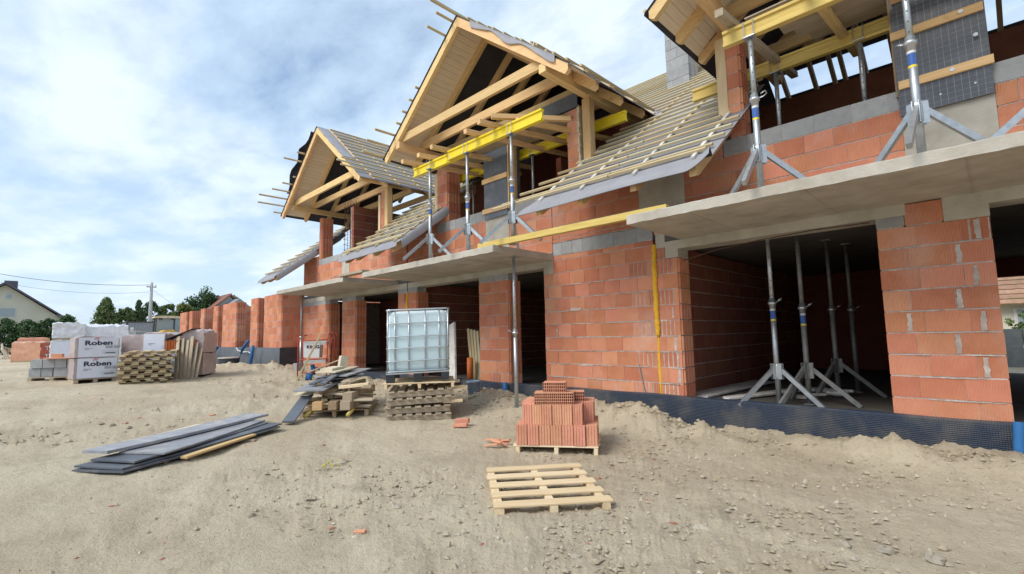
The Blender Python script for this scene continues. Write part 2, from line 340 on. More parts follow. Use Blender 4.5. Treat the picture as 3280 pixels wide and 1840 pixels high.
def link(o, parent=None, m=None):
    """m: world matrix (translation/rotation) of o"""
    COL.objects.link(o)
    m = m or Matrix.Identity(4)
    if parent is not None:
        o.parent = parent; o.matrix_local = WORLD[parent.name].inverted() @ m
    else:
        o.matrix_local = m
    WORLD[o.name] = m
    return o
def tag(o, label=None, cat=None, group=None, kind=None):
    if label: o['label'] = label
    if cat: o['category'] = cat
    if group: o['group'] = group
    if kind: o['kind'] = kind
    return o
def mesh_of(name, mb, mt, smooth=False):
    me = bpy.data.meshes.new(name); me.from_pydata([tuple(v) for v in mb.v], [], mb.f)
    for x in (mt if isinstance(mt, (list, tuple)) else [mt]): me.materials.append(MATS[x])
    if smooth: me.polygons.foreach_set('use_smooth', [True] * len(me.polygons))
    me.update(); return me
def obj(name, mb, mt, parent=None, smooth=False):
    """mesh given in world coordinates; the origin goes to the middle of its bounds"""
    vs = np.array([tuple(v) for v in mb.v]); c = (vs.min(0) + vs.max(0)) / 2
    mb.v = [tuple(v) for v in (vs - c)]
    return link(bpy.data.objects.new(name, mesh_of(name, mb, mt, smooth)), parent, Matrix.Translation(Vector([float(q) for q in c])))
def empty(name, loc, label=None, cat=None, group=None):
    o = bpy.data.objects.new(name, None); o.empty_display_size = 0.2
    link(o, None, Matrix.Translation(Vector(loc)))
    return tag(o, label, cat, group)
BEAMS = {}
def beam(name, p0, p1, wd, ht, mt, parent=None, up=(0, 0, 1), ch=0.004):
    """squared timber with eased long edges, local X along its length so that the grain follows it"""
    p0 = Vector(p0); p1 = Vector(p1); ln = (p1 - p0).length; x = (p1 - p0).normalized(); y = Vector(up).cross(x).normalized(); z = x.cross(y)
    key = (round(ln, 2), round(wd, 3), round(ht, 3), mt)
    if key not in BEAMS:
        a, b = wd / 2, ht / 2; c = min(ch, a * 0.4, b * 0.4)
        poly = [(-a + c, -b), (a - c, -b), (a, -b + c), (a, b - c), (a - c, b), (-a + c, b), (-a, b - c), (-a, -b + c)]
        BEAMS[key] = mesh_of(name, MB().prism(poly, -key[0] / 2, key[0] / 2, lambda q, r, h: (h, q, r)), mt)
    M = Matrix.Identity(4)
    for i in range(3): M[i][0] = x[i]; M[i][1] = y[i]; M[i][2] = z[i]; M[i][3] = (p0[i] + p1[i]) / 2
    return link(bpy.data.objects.new(name, BEAMS[key]), parent, M)
def text_mesh(name, body, size, mt, parent, M, xs=1.0, bold=0.0, ext=0.0015):
    cu = bpy.data.curves.new(name, 'FONT'); cu.body = body; cu.size = size; cu.align_x = 'CENTER'; cu.align_y = 'CENTER'; cu.extrude = ext; cu.offset = bold; cu.resolution_u = 3
    ob = bpy.data.objects.new(name, cu); COL.objects.link(ob)
    dg = bpy.context.evaluated_depsgraph_get(); me = bpy.data.meshes.new_from_object(ob.evaluated_get(dg))
    bpy.data.objects.remove(ob); bpy.data.curves.remove(cu)
    for v in me.vertices: v.co.x *= xs
    me.materials.clear(); me.materials.append(MATS[mt])
    return link(bpy.data.objects.new(name, me), parent, M)
def frame_m(o, x, y, z):
    M = Matrix.Identity(4)
    for i in range(3): M[i][0] = x[i]; M[i][1] = y[i]; M[i][2] = z[i]; M[i][3] = o[i]
    return M

# ------------------------------------------------------------------ ground
def vnoise(x, y, seed=0):
    xi = np.floor(x).astype(np.int64); yi = np.floor(y).astype(np.int64); fx = x - xi; fy = y - yi
    def h(a, b):
        n = (a * 374761393 + b * 668265263 + seed * 974634777) & 0x7fffffff
        n = ((n ^ (n >> 13)) * 1274126177) & 0x7fffffff
        return ((n ^ (n >> 16)) & 0xffff) / 65535.0
    u = fx * fx * (3 - 2 * fx); v = fy * fy * (3 - 2 * fy)
    return (h(xi, yi) * (1 - u) + h(xi + 1, yi) * u) * (1 - v) + (h(xi, yi + 1) * (1 - u) + h(xi + 1, yi + 1) * u) * v - 0.5
def fbm(x, y, f, o, seed=0, g=0.5):
    s = 0; a = 1
    for i in range(o):
        s = s + a * vnoise(x * f + 17.3 * i, y * f - 9.1 * i, seed + i); a *= g; f *= 2.03
    return s
D = 7.2765
HEAPS = [(-4.35, 6.62, 0.10, 0.24), (-3.72, 6.70, 0.13, 0.20), (-3.05, 6.80, 0.10, 0.14), (-2.28, 6.92, 0.13, 0.065), (-1.62, 6.80, 0.06, 0.16), (-1.18, 6.84, 0.15, 0.13), (-0.82, 6.82, 0.13, 0.12), (-0.3, 6.80, 0.08, 0.15), (0.25, 6.7, 0.1, 0.2), (-7.30, 6.55, 0.15, 0.14), (-8.35, 6.15, 0.20, 0.32), (-6.7, 6.5, 0.08, 0.2), (-5.6, 6.4, 0.07, 0.22), (-17.2, 5.6, 0.18, 0.5), (-19.5, 5.2, 0.15, 0.6), (-16.6, 5.9, 0.12, 0.3)]
def gbase(x, y):
    z = np.interp(x, [-300, -18, -7, -5, 20], [0.66, 0.55, 0.05, 0.0, 0.0])
    z = z + 0.05 * fbm(x, y, 0.35, 3, 3)
    # soil thrown up against the foundation
    hm = np.interp(x, [-40, -27, -21, -18.5, -17, -15, -12, -10, -8.6, -7.6, -6.3, -5.2, -4.6, -3.9, -3.35, -2.6, -1.7, -1.0, -0.5, 0.3, 4],
                   [0.0, -0.25, 0.02, 0.05, -0.05, -0.05, 0.0, 0.05, 0.14, 0.25, 0.18, 0.22, 0.26, 0.28, 0.06, 0.07, 0.08, 0.12, 0.17, 0.13, 0.15])
    yb = np.where(x < -18.2, 6.3, 7.0)
    wd = 0.55 + 0.25 * np.sin(x * 1.7) * 0.5
    m = np.exp(-np.maximum(0, yb - y) ** 2 / (2 * wd ** 2))
    z = z + hm * m
    z = z + m * 0.10 * np.abs(fbm(x, y, 1.6, 4, 21)) * (x > -17.5)
    wx = x + 0.16 * fbm(x, y, 3.5, 3, 121); wy = y + 0.16 * fbm(x, y, 3.5, 3, 131); hn = 1 + 0.9 * fbm(x, y, 5.0, 4, 141, 0.6)
    for (px_, py_, h_, s_) in HEAPS:
        z = z + hn * h_ * np.exp(-((wx - px_) ** 2 + 1.3 * (wy - py_) ** 2) / (2 * s_ * s_))
    # shallow wheel ruts crossing the yard
    for c0 in (0.0, 1.55):
        d_ = (y - 0.28 * np.sin(x * 0.35)) - (-0.42 * (x + 3.0) + 0.2 + c0)
        z = z - 0.014 * np.exp(-(d_ / 0.17) ** 2) * np.clip((x + 16) / 3, 0, 1) * np.clip((-1.5 - x) / 2, 0, 1) + 0.006 * np.exp(-((np.abs(d_) - 0.30) / 0.09) ** 2) * np.clip((x + 16) / 3, 0, 1) * np.clip((-1.5 - x) / 2, 0, 1)
    return z
def GZ(x, y): return float(gbase(np.array([float(x)]), np.array([float(y)]))[0])
def make_ground():
    na = 900; nr = 330
    # dense towards the view, coarse behind
    ang_f = np.linspace(-0.15, math.pi * 0.80, na)           # measured from +X towards +Y then -X
    ang_f = np.linspace(rad(70), rad(200), na); ang_b = np.linspace(rad(200), rad(430), 140)[1:-1]
    ang = np.concatenate([ang_f, ang_b]); r = np.geomspace(0.5, 420, nr)
    A, RR = np.meshgrid(ang, r); X = RR * np.cos(A); Y = RR * np.sin(A)
    Z = gbase(X, Y)
    fade = np.clip(1.6 - RR / 22, 0.15, 1)
    rough = np.clip(0.45 + 2.0 * fbm(X, Y, 0.5, 3, 40), 0.2, 1.5) + 0.5 * np.clip((X + 2.5) / 2, 0, 1)      # patches of rubble between trodden patches
    Z = Z + fade * (0.030 * fbm(X, Y, 2.2, 4, 50) + rough * (0.022 * fbm(X, Y, 8.0, 5, 60, 0.65) + 0.016 * np.maximum(0, fbm(X, Y, 14.0, 4, 70, 0.7) - 0.10)))
    near = np.clip((Y - 5.5) / 1.4, 0, 1) ** 1.5 * (Y < 7.3) * (X > -19)
    Z = Z + near * (0.15 * np.maximum(-0.1, fbm(X, Y, 2.2, 4, 90, 0.5) - 0.02) + 0.06 * np.maximum(0, fbm(X, Y, 8.0, 4, 95, 0.65)))
    # level under the buildings
    ins = (Y > 7.25) & (X > -18.3) & (X < 8) & (Y < 15.5)
    Z = np.where(ins, np.minimum(Z, 0.25), Z)
    ins = (Y > 6.56) & (X < -18.3) & (X > -36) & (Y < 15)
    Z = np.where(ins, np.minimum(Z, 0.3), Z)
    n2 = len(ang); vs = np.stack([X.ravel(), Y.ravel(), Z.ravel()], 1)
    idx = np.arange(nr * n2).reshape(nr, n2); a = idx[:-1]; b = idx[1:]
    q = np.stack([a, np.roll(a, -1, 1), np.roll(b, -1, 1), b], -1).reshape(-1, 4)[:, ::-1]
    me = bpy.data.meshes.new('ground'); nv = len(vs); nq = len(q)
    vs = np.concatenate([vs, [[0, 0, GZ(0, 0)]]]); tri = np.stack([np.full(n2, nv), idx[0], np.roll(idx[0], -1)], 1)
    me.vertices.add(nv + 1); me.vertices.foreach_set('co', vs.ravel())
    lv = np.concatenate([q.ravel(), tri.ravel()]); me.loops.add(len(lv)); me.loops.foreach_set('vertex_index', lv)
    me.polygons.add(nq + n2)
    me.polygons.foreach_set('loop_start', np.concatenate([np.arange(nq) * 4, nq * 4 + np.arange(n2) * 3]))
    me.polygons.foreach_set('use_smooth', np.ones(nq + n2, bool))
    me.update(calc_edges=True); me.validate(); me.materials.append(MATS['soil'])
    o = link(bpy.data.objects.new('ground', me)); tag(o, 'bare trodden sandy soil of the building site', kind='structure')
    return o
make_ground()
# ------------------------------------------------------------------ masonry
BR = {}
def brick_mesh(w_, h_, d_, kind='plain', mt='brick'):
    key = (round(w_, 2), round(h_, 3), round(d_, 2), kind, mt)
    if key in BR: return BR[key]
    w2, h2, d2 = key[0], key[1], key[2]
    a, b = w2 / 2, d2 / 2
    if kind == 'ribF':           # vertical grooves on the face
        n = max(3, int(w2 / 0.07)); g = 0.012; poly = []
        st = w2 / n
        for i in range(n):
            x = -a + i * st; poly += [(x, -b), (x + st * 0.72, -b), (x + st * 0.78, -b + g), (x + st * 0.94, -b + g)]
        poly += [(a, -b), (a, b), (-a, b)]
    elif kind == 'ribR':         # tongues and grooves on the right end
        n = 4; g = 0.028; st = d2 / n; poly = [(-a, -b), (a - g, -b)]
        for i in range(n):
            y = -b + i * st; poly += [(a - g, y + st * 0.20), (a, y + st * 0.30), (a, y + st * 0.80), (a - g, y + st * 0.90)]
        poly += [(a - g, b), (-a, b)]
    else:
        poly = [(-a, -b), (a, -b), (a, b), (-a, b)]
    m = MB().prism(poly, -h2 / 2, h2 / 2, lambda p, q, h: (p, q, h))
    BR[key] = mesh_of('brick', m, mt); return BR[key]
def put_brick(name, me, parent, o, ang):
    M = Matrix.Translation(Vector(o)) @ Matrix.Rotation(ang, 4, 'Z')
    return link(bpy.data.objects.new(name, me), parent, M)
def wall(house, x, y, ang, length, z0, rows, thick=0.38, mod=0.328, jl=False, jr=False, single=True, mt='brick', name='brick', core='mortar', depth=0.13, ribs=0.0, ragged=0.0, wname='wall', stag=0.5, off=0.0, extra=None):
    """rows: list of course heights. A recessed mortar core with every brick a piece of its own."""
    u = Vector((math.cos(ang), math.sin(ang), 0)); v = Vector((-math.sin(ang), math.cos(ang), 0)); o = Vector((x, y, 0))
    H = sum(rows)
    c = MB(); i0 = 0.012
    for_b = (0.010, length - (0.035 if jr else 0.010), 0.006, thick - 0.006)
    pts = [o + u * a + v * b for a, b in ((for_b[0], for_b[2]), (for_b[1], for_b[2]), (for_b[1], for_b[3]), (for_b[0], for_b[3]))]
    c.prism([(p.x, p.y) for p in pts], z0 + 0.002, z0 + H - 0.006, lambda a, b, h: (a, b, h))
    part = obj(wname, c, core, house)
    J = MB() if not single else None
    z = z0
    rr = random.Random(int(x * 991 + y * 77 + z0 * 13 + ang * 7))
    for r, h in enumerate(rows):
        xs = [0.0]
        t = mod * (stag if (r % 2) else 1.0) + off
        if jr or True:
            while t < length - 0.07:
                xs.append(t + rr.uniform(-0.012, 0.012)); t += mod * rr.choice([1, 1, 1, 1, 1, 0.97, 1.03])
        xs.append(length)
        for i in range(len(xs) - 1):
            if ragged and i == 0 and r % 2 and rr.random() < ragged: continue
            a, b = xs[i], xs[i + 1]; g = 0.0035
            if b - a < 0.03: continue
            last = i == len(xs) - 2; first = i == 0
            d_ = thick if ((jr and last) or (jl and first)) else depth
            kind = 'ribR' if (jr and last) else ('ribF' if rr.random() < ribs else 'plain')
            if extra: kind = extra(r, (a + b) / 2, kind)
            if kind is None: continue
            pr = rr.uniform(-0.0035, 0.0035)
            wv = (b - (0 if last else g)) - (a + (0 if first else g)); hh = h - 0.0155
            me = brick_mesh(wv, hh, d_, kind, mt)
            cc = o + u * ((a + b) / 2) + v * (d_ / 2 + pr); zc = z + 0.0155 + hh / 2 + rr.uniform(-0.0015, 0.0015)
            if single:
                put_brick(name, me, part, (cc.x, cc.y, zc), ang)
            else:
                M = Matrix.Translation((cc.x, cc.y, zc)) @ Matrix.Rotation(ang, 4, 'Z')
                J.add([M @ q.co for q in me.vertices], [tuple(p.vertices) for p in me.polygons])
        z += h
    if J: tag(obj(name + '_courses', J, mt, part), kind='stuff')
    return part
def smears(part, items, yf, mt='mortar'):
    """lumps of mortar squeezed out of joints: (x, z, width, height)"""
    m = MB(); rr = random.Random(5)
    for (x, z, w_, h_) in items:
        poly = []
        if h_ > w_:
            k = max(4, int(h_ / 0.025))
            for i in range(k + 1): poly.append((x - w_ / 2 * rr.uniform(0.5, 1.1), z - h_ / 2 + h_ * i / k))
            for i in range(k, -1, -1): poly.append((x + w_ / 2 * rr.uniform(0.5, 1.1), z - h_ / 2 + h_ * i / k))
            m.prism(poly[::-1], yf - rr.uniform(0.004, 0.008), yf + 0.01, lambda a, b, h: (a, h, b)); continue
        k = max(4, int(w_ / 0.03)); 
        for i in range(k + 1): poly.append((x - w_ / 2 + w_ * i / k, z - h_ / 2 * rr.uniform(0.5, 1.3)))
        for i in range(k, -1, -1): poly.append((x - w_ / 2 + w_ * i / k + rr.uniform(-.004, .004), z + h_ / 2 * rr.uniform(0.4, 1.2)))
        m.prism(poly, yf - rr.uniform(0.006, 0.012), yf + 0.01, lambda a, b, h: (a, h, b))
    o = obj('mortar_smear', m, mt, part); tag(o, kind='stuff'); return o
def slab_mesh(x0, x1, y0, y1, z0, z1, jit=0.008):
    """cast slab with slightly wavy edges"""
    m = MB(); n = max(2, int((x1 - x0) / 0.09)); rr = random.Random(int(x0 * 100))
    P = []
    fy = [rr.uniform(-jit, jit) for _ in range(n + 1)]; fz = [rr.uniform(-jit, jit) for _ in range(n + 1)]; fb = [rr.uniform(-jit, jit) for _ in range(n + 1)]
    rows = []
    for i in range(n + 1):
        x = x0 + (x1 - x0) * i / n
        rows.append([(x, y1, z0 + fb[i] * 0.3), (x, y0 + fy[i] * 0.6, z0 + fb[i] * 0.5), (x, y0 + fy[i], z0 + 0.012 + fb[i]), (x, y0 + fy[i], z1 - 0.012 + fz[i]), (x, y0 + 0.014 + fy[i], z1 + fz[i] * 0.4), (x, y1, z1)])
    b = 6; vs = [p for r in rows for p in r]; fs = []
    for i in range(n):
        for j in range(b):
            j2 = (j + 1) % b; fs.append((i * b + j, (i + 1) * b + j, (i + 1) * b + j2, i * b + j2))
    fs += [tuple(range(b)), tuple(range(n * b + b - 1, n * b - 1, -1))]
    return m.add(vs, fs)

Z0 = 0.419          # top of the foundation, first bed joint
K = 0.25            # brick course
ZP = 4.72; TP = 0.755          # main roof plane z = ZP + TP*(y-D)
def zroof(y): return ZP + TP * (y - D)
RIDGE_Y = 13.2
CO = 0.13           # battens and underlay sit this far above the rafters' axis

def upper_rows(top): 
    z = 3.085; out = []
    while z + K <= top + 0.01: out.append(K); z += K
    if top - z > 0.05: out.append(top - z)
    return out

def roof_slope(house, xa, xb, cx, zr, tn, eave_rows, sheet_eave, membrane=True, rear=True, verge_left=False, rear_cover=True):
    """main roof of one house: underlay sheet, counter battens and battens left and right of the dormer"""
    hw = 2.2
    def halfw(y):
        if y < D - 0.1: return None
        z = zroof(y); vy = (zr - z) / tn
        return max(0.0, min(hw, vy) if y < 8.5 else vy)
    sheets = MB()
    ys = [D - 0.05] + [D + 0.25 * i for i in range(1, 24)] + [RIDGE_Y]
    for side in (-1, 1):
        Pp = []
        for y in ys:
            h_ = halfw(y); e = xa if side < 0 else xb; i_ = cx + side * h_
            if (side < 0 and i_ < e) or (side > 0 and i_ > e): i_ = e
            Pp.append([(e, y, zroof(y)), (i_, y, zroof(y))])
        sheets.grid(Pp)
    for (ya_, yb_, xl_, xr_) in (rear_cover if isinstance(rear_cover, list) else []):
        sheets.grid([[(xl_, ya_, zroof(RIDGE_Y) - (ya_ - RIDGE_Y) * TP), (xr_, ya_, zroof(RIDGE_Y) - (ya_ - RIDGE_Y) * TP)], [(xl_, yb_, zroof(RIDGE_Y) - (yb_ - RIDGE_Y) * TP), (xr_, yb_, zroof(RIDGE_Y) - (yb_ - RIDGE_Y) * TP)]])
    if rear_cover is True:
        sheets.grid([[(xa, RIDGE_Y, zroof(RIDGE_Y)), (xb, RIDGE_Y, zroof(RIDGE_Y))], [(xa, RIDGE_Y + 6, zroof(RIDGE_Y) - 6 * TP), (xb, RIDGE_Y + 6, zroof(RIDGE_Y) - 6 * TP)]])
    for (x0, x1, y0, y1, sk0, sk1, lf) in sheet_eave:       # pieces in front of the wall, draped over the eave
        P2 = []
        rr = random.Random(int(x0 * 10))
        nx = 28
        for k, (yy, dz) in enumerate(((y1, 0), ((y0 + y1) / 2, 0), (y0 + 0.12, 0.0), (y0 + 0.02, -0.01), (y0 - 0.045, -0.05), (y0 - 0.07, -0.10), (y0 - 0.08, -0.145))):
            row = []
            for i in range(nx + 1):
                f = i / nx; xx = x0 + sk0 * (1 - k / 6) * (1 - f) + (x1 - x0) * f + sk1 * (1 - k / 6) * f
                wob = math.sin(xx * 1.9 + k * 0.3) * 0.008 * max(0, k - 2) / 2
                lift = (lf * max(0, (f - 0.80) / 0.20) ** 1.5 if k >= 4 else 0)
                row.append((xx, yy + wob, zroof(max(yy, y0)) + (dz + wob) + lift))
            P2.append(row)
        sheets.grid(P2)
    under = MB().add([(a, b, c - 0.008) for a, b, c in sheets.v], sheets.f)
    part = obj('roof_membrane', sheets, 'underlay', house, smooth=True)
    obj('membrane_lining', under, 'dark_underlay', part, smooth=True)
    # battens
    dy = 0.262
    y = 6.07; k = 0
    up = Vector((0, -TP, 1)).normalized()
    while y < RIDGE_Y - 0.05:
        z = zroof(y) + 0.062
        if y < D - 0.1:
            for (a, b) in eave_rows(k): beam('batten', (a, y, z), (b, y, z), 0.052, 0.04, 'batten', part, up)
        else:
            h_ = halfw(y) + 0.08
            if h_ > 0.15:
                if cx - h_ - xa > 0.25: beam('batten', (xa, y, z), (cx - h_, y, z), 0.052, 0.04, 'batten', part, up)
                if xb - cx - h_ > 0.25: beam('batten', (cx + h_, y, z), (xb, y, z), 0.052, 0.04, 'batten', part, up)
            else: beam('batten', (xa, y, z), (xb, y, z), 0.052, 0.04, 'batten', part, up)
        y += dy; k += 1
    return part
def counter(part, x, y0, y1, mt='strip_white'):
    beam('counter_batten', (x, y0, zroof(y0) + 0.022), (x, y1, zroof(y1) + 0.022), 0.05, 0.036, mt, part, Vector((0, -TP, 1)).normalized())
def rafter_main(house, x, y0, y1, tail=True):
    m = MB(); s = math.sqrt(1 + TP * TP); dz = 0.20 * s
    poly = [(y0, zroof(y0) - 0.012), (y1, zroof(y1) - 0.012), (y1, zroof(y1) - dz), (y0 + 0.10, zroof(y0 + 0.10) - dz), (y0 + 0.02, zroof(y0) - dz * 0.78)]
    m.prism(poly, x - 0.045, x + 0.045, lambda a, b, h: (h, a, b))
    return obj('rafter', m, 'pine', house)

def dormer(house, cx, yb, apex, tn, yp, left_out, right_out, n_raf=6, ridge_back=None, tie_ys=(0.12, 0.72, 1.36, 2.1, 2.9), soff=6.86, planks=True):
    """open gabled dormer: rafters, wall plates, collar ties, boarded overhang, underlay, battens. apex = top of the barge rafters"""
    HW = 2.85; dz = 0.20
    yback = D + (apex - ZP) / TP
    part = None
    for i in range(n_raf):
        y = yb + 0.79 * i
        for s in (-1, 1):
            m = MB(); lim = HW
            if y > 8.3: lim = max(0.5, min(HW, (apex - zroof(y)) / tn))
            poly = [(0, apex), (lim, apex - tn * lim), (lim, apex - tn * lim - 0.10), (lim - 0.07, apex - tn * (lim - 0.07) - dz), (0, apex - dz)]
            q = [(cx + s * a, b) for a, b in poly]
            if s < 0: q = q[::-1]
            m.prism(q, y - 0.04 + (0.002 if s < 0 else 0), y + 0.04 + (0.002 if s < 0 else 0), lambda a, b, h: (a, h, b))
            obj('rafter', m, 'pine', house)
    zpl = apex - tn * 2.29 - dz - 0.075
    for s in (-1, 1):
        beam('wall_plate', (cx + s * 2.29, yp, zpl), (cx + s * 2.29, 9.6, zpl), 0.15, 0.16, 'pine', house)
    for t in tie_ys:
        beam('collar_tie', (cx - 2.36, yp + t, zpl + 0.17), (cx + 2.36, yp + t, zpl + 0.17), 0.07, 0.19, 'pine', house)
    # underlay on both slopes
    sh = MB(); e = 2.90
    ye = D + (apex + 0.03 - tn * e - ZP) / TP
    for s in (-1, 1):
        P = []
        for k in range(13):
            x = e * k / 12; zt = apex + 0.034 - tn * x; y1 = D + (zt - ZP) / TP
            ripple = 0.0
            row = []
            for j in range(15):
                f = j / 14; yy = yb - 0.06 + (y1 - yb + 0.06) * f
                row.append((cx + s * x, yy, zt + 0.004 * math.sin(k * 2.1 + j * 1.3)))
            P.append(row)
        P.append([(cx + s * (e + 0.015), p[1], p[2] - 0.03) for p in P[-1]])
        sh.grid(P)
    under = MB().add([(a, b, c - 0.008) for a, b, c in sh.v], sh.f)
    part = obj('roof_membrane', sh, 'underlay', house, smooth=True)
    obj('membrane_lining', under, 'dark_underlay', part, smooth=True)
    # boarded soffit of the overhang
    if planks:
        st = 0.135
        for s in (-1, 1):
            k = 0
            up = Vector((s * tn, 0, 1)).normalized(); dl = st * math.cos(math.atan(tn))
            while (k + 1) * dl < HW + 0.06:
                xm = (k + 0.5) * dl; zt = apex + 0.010 - tn * xm
                beam('soffit_board', (cx + s * xm, yb - 0.03, zt), (cx + s * xm, soff + 0.01 * (k % 3), zt), st - 0.0025, 0.018, 'soffit', part, up)
                k += 1
    # battens on the slopes
    st = 0.32 * math.cos(math.atan(tn))
    for s in (-1, 1):
        k = 0; x = 0.16
        up = Vector((s * tn, 0, 1)).normalized()
        while x < 2.95:
            zt = apex + 0.034 + 0.078 - tn * x; y1 = D + (apex - tn * x - ZP) / TP - 0.05
            if s < 0: y0 = yb - left_out(k)
            else: y0 = right_out(k)
            if y0 is not None and y0 < y1 - 0.2:
                beam('batten', (cx + s * x, y0, zt), (cx + s * x, y1, zt), 0.05, 0.04, 'batten', part, up)
            x += st; k += 1
        for j in range(6):
            y = yb + 0.35 + 0.79 * j
            lim = min(2.95, (apex - zroof(y)) / tn if y > 8 else 2.95)
            if lim > 0.4 and s > 0:
                beam('counter_batten', (cx + s * 0.05, y, apex + 0.06 - tn * 0.05), (cx + s * lim, y, apex + 0.06 - tn * lim), 0.05, 0.034, 'pale_pine', part, Vector((s * tn, 0, 1)).normalized())
    return part

def house_root(x, label):
    return empty('terraced_house', (x, D + 4, 0.3), label, 'house', 'brick terraced houses under construction')

# ------------------------------------------------------------------ house A: nearest, right
R8 = [K] * 9
HA = house_root(-0.2, 'nearest unfinished brick house at the right, black panel and props on its long balcony')
HB = house_root(-7.5, 'middle unfinished brick house behind the white tank, bright yellow beams below its gable')
HC = house_root(-14.9, 'farthest roofed brick house of the row, rebar cage standing under its gable')
def ground_floor(house, xa, xb):
    m = MB().box(xa, xb, D + 0.02, 15.6, 2.955, 3.05); obj('ceiling_slab', m, 'shaded_ceiling', house)
    m = MB().box(xa, xb, D + 0.01, 15.6, 0.20, 0.415); obj('floor_slab', m, 'shaded_floor', house)
def lintel(house, x0, x1, z0=2.812, z1=2.95, y0=D - 0.006):
    m = MB().box(x0, x1, y0, y0 + 0.36, z0, z1); obj('lintel', m, 'concrete', house)
def grey_row(house, x0, x1, z0, z1, mod=0.25, y=D, thick=0.3, name='concrete_block'):
    return wall(house, x0, y, 0, x1 - x0, z0, [z1 - z0], thick, mod, mt='block', name=name, depth=0.2, wname='block_course')

# ground floor walls of house A
def rib_near_joint(r, a, kind):
    return kind
wall(HA, -3.885, D, 0, 0.405, Z0, R8, jr=True, mod=0.30, stag=0.45, extra=lambda r, a, k: ('ribF' if (k == 'plain' and a < 0.2 and r % 2 == 0) else k))
pierA = wall(HA, -0.931, D, 0, 0.993, Z0, R8, mod=0.37, stag=0.72, jl=True, jr=False, ribs=0.12)
wall(HA, 1.06, D, 0, 2.4, Z0, R8, single=False)
grey_row(HA, -0.93, -0.66, 2.669, 2.812, 0.3)
wall(HA, -0.655, D, 0, 0.34, 2.669, [0.265], mod=0.36)
m = MB().box(-0.312, 0.062, D - 0.002, D + 0.3, 2.672, 2.955); obj('concrete_patch', m, 'concrete', HA)
m = MB().box(-3.70, -3.485, D - 0.003, D + 0.36, 2.675, 2.947); obj('concrete_patch', m, 'concrete', HA)
obj('concrete_patch', MB().box(-3.862, -3.702, D - 0.001, D + 0.3, 2.86, 3.2), 'concrete', HA)
wall(HA, -3.885, D + 0.01, 0, 0.18, 2.669, [0.19], mod=0.3, extra=lambda r, a, k: 'ribF')
lintel(HA, -3.62, -0.64); lintel(HA, 0.0, 1.4)
m = MB(); mm = slab_mesh(-3.415, 1.25, 5.66, D + 0.05, 2.948, 3.072); obj('balcony_slab', mm, 'concrete', HA)
ground_floor(HA, -3.88, 3.4)
# inside: left cross wall, back wall, right cross wall
wall(HA, -3.71, D + 0.385, math.pi / 2, 7.6, Z0, [K] * 10, mod=0.375, thick=0.12, single=True, mt='shaded_brick')
def plain_wall(house, x0, x1, y0, y1, z0, z1, mt='shaded_brick', name='inner_wall'):
    return obj(name, MB().box(x0, x1, y0, y1, z0, z1), mt, house)
plain_wall(HA, -3.7, -0.2, 15.2, 15.5, 0.42, 2.95)
plain_wall(HA, -0.62, -0.5, D + 0.4, 15.2, 0.42, 2.95)
plain_wall(HA, -0.2, 0.10, 15.2, 15.5, 0.42, 2.95); plain_wall(HA, 0.10, 2.4, 15.2, 15.5, 2.55, 2.95); plain_wall(HA, 2.4, 3.4, 15.2, 15.5, 0.42, 2.95)
plain_wall(HA, 3.2, 3.4, D + 0.4, 15.2, 0.42, 6)
# upper floor of house A
up1 = wall(HA, -3.885, D, 0, 3.30, 3.085, [K] * 4, mod=0.345)
wall(HA, 0.21, D, 0, 2.9, 3.085, [K] * 4, mod=0.345)
wall(HA, -3.885, D, 0, 1.20, 4.085, [0.25, 0.2], mod=0.345, stag=0.4)
grey_row(HA, -2.68, -0.585, 4.085, 4.33, 0.40); grey_row(HA, 0.21, 3.1, 4.085, 4.33, 0.40)
m = MB().box(-0.585, 0.21, D - 0.004, D + 0.3, 3.075, 4.1); obj('concrete_column', m, 'concrete', HA)
m = MB().box(-4.13, -3.32, D - 0.003, D + 0.2, 3.30, 4.42); obj('concrete_column', m, 'concrete', HA)
wall(HA, -2.56, D, 0, 0.20, 4.33, [K] * 6, thick=0.30, mod=0.3, stag=1.0, jr=True)
beam('post', (-2.64, D + 0.08, 4.55), (-2.64, D + 0.08, 5.95), 0.15, 0.15, 'pale_pine', HA, up=(0, 1, 0))
plain_wall(HA, -3.7, 3.2, 12.0, 12.25, 3.07, 6.72); plain_wall(HA, 3.2, 3.45, D + 0.3, 13, 3.07, 6.4); plain_wall(HA, -3.88, -3.78, D + 0.35, 12.0, 3.07, 4.6)
for x in (-3.40, -2.75, -2.34, -2.12, -1.70, -1.15, -0.6, 0.0, 0.6, 1.2, 1.8, 2.4):
    m = MB(); m.frame_box((x, 12.3, zroof(13.2) - 0.2), (x, 19, zroof(13.2) - 0.2 - 6.7 * TP), 0.08, 0.18); obj('rafter', m, 'old_wood', HA)
for yy in (16.4,):
    m = MB().box(-3.8, 3.3, yy - 0.07, yy + 0.07, zroof(13.2) - (yy - 13.2) * TP - 0.45, zroof(13.2) - (yy - 13.2) * TP - 0.30); obj('purlin', m, 'old_wood', HA)
def rowsA(k):
    r = {0: (-3.88, -2.36), 1: (-3.88, -2.30), 2: (-3.88, -2.29), 3: (-3.88, -2.28)}
    return [(r.get(k, (-3.88, -2.62)))]
rA = roof_slope(HA, -3.9, 3.4, -0.12, 8.16, 0.79, rowsA, [(-3.9, -2.30, 5.86, D + 0.2, 0, 0.0, 0.16)], rear_cover=[(13.2, 14.25, -3.9, 0.35), (14.77, 19.2, -3.9, 3.4)])
beam('batten', (-3.88, 6.00, zroof(6.0) + 0.06), (-2.42, 6.00, zroof(6.0) + 0.06), 0.052, 0.04, 'batten', rA, Vector((0, -TP, 1)))
for x in (-3.42, -2.56): counter(rA, x, 5.90, D + 0.5)
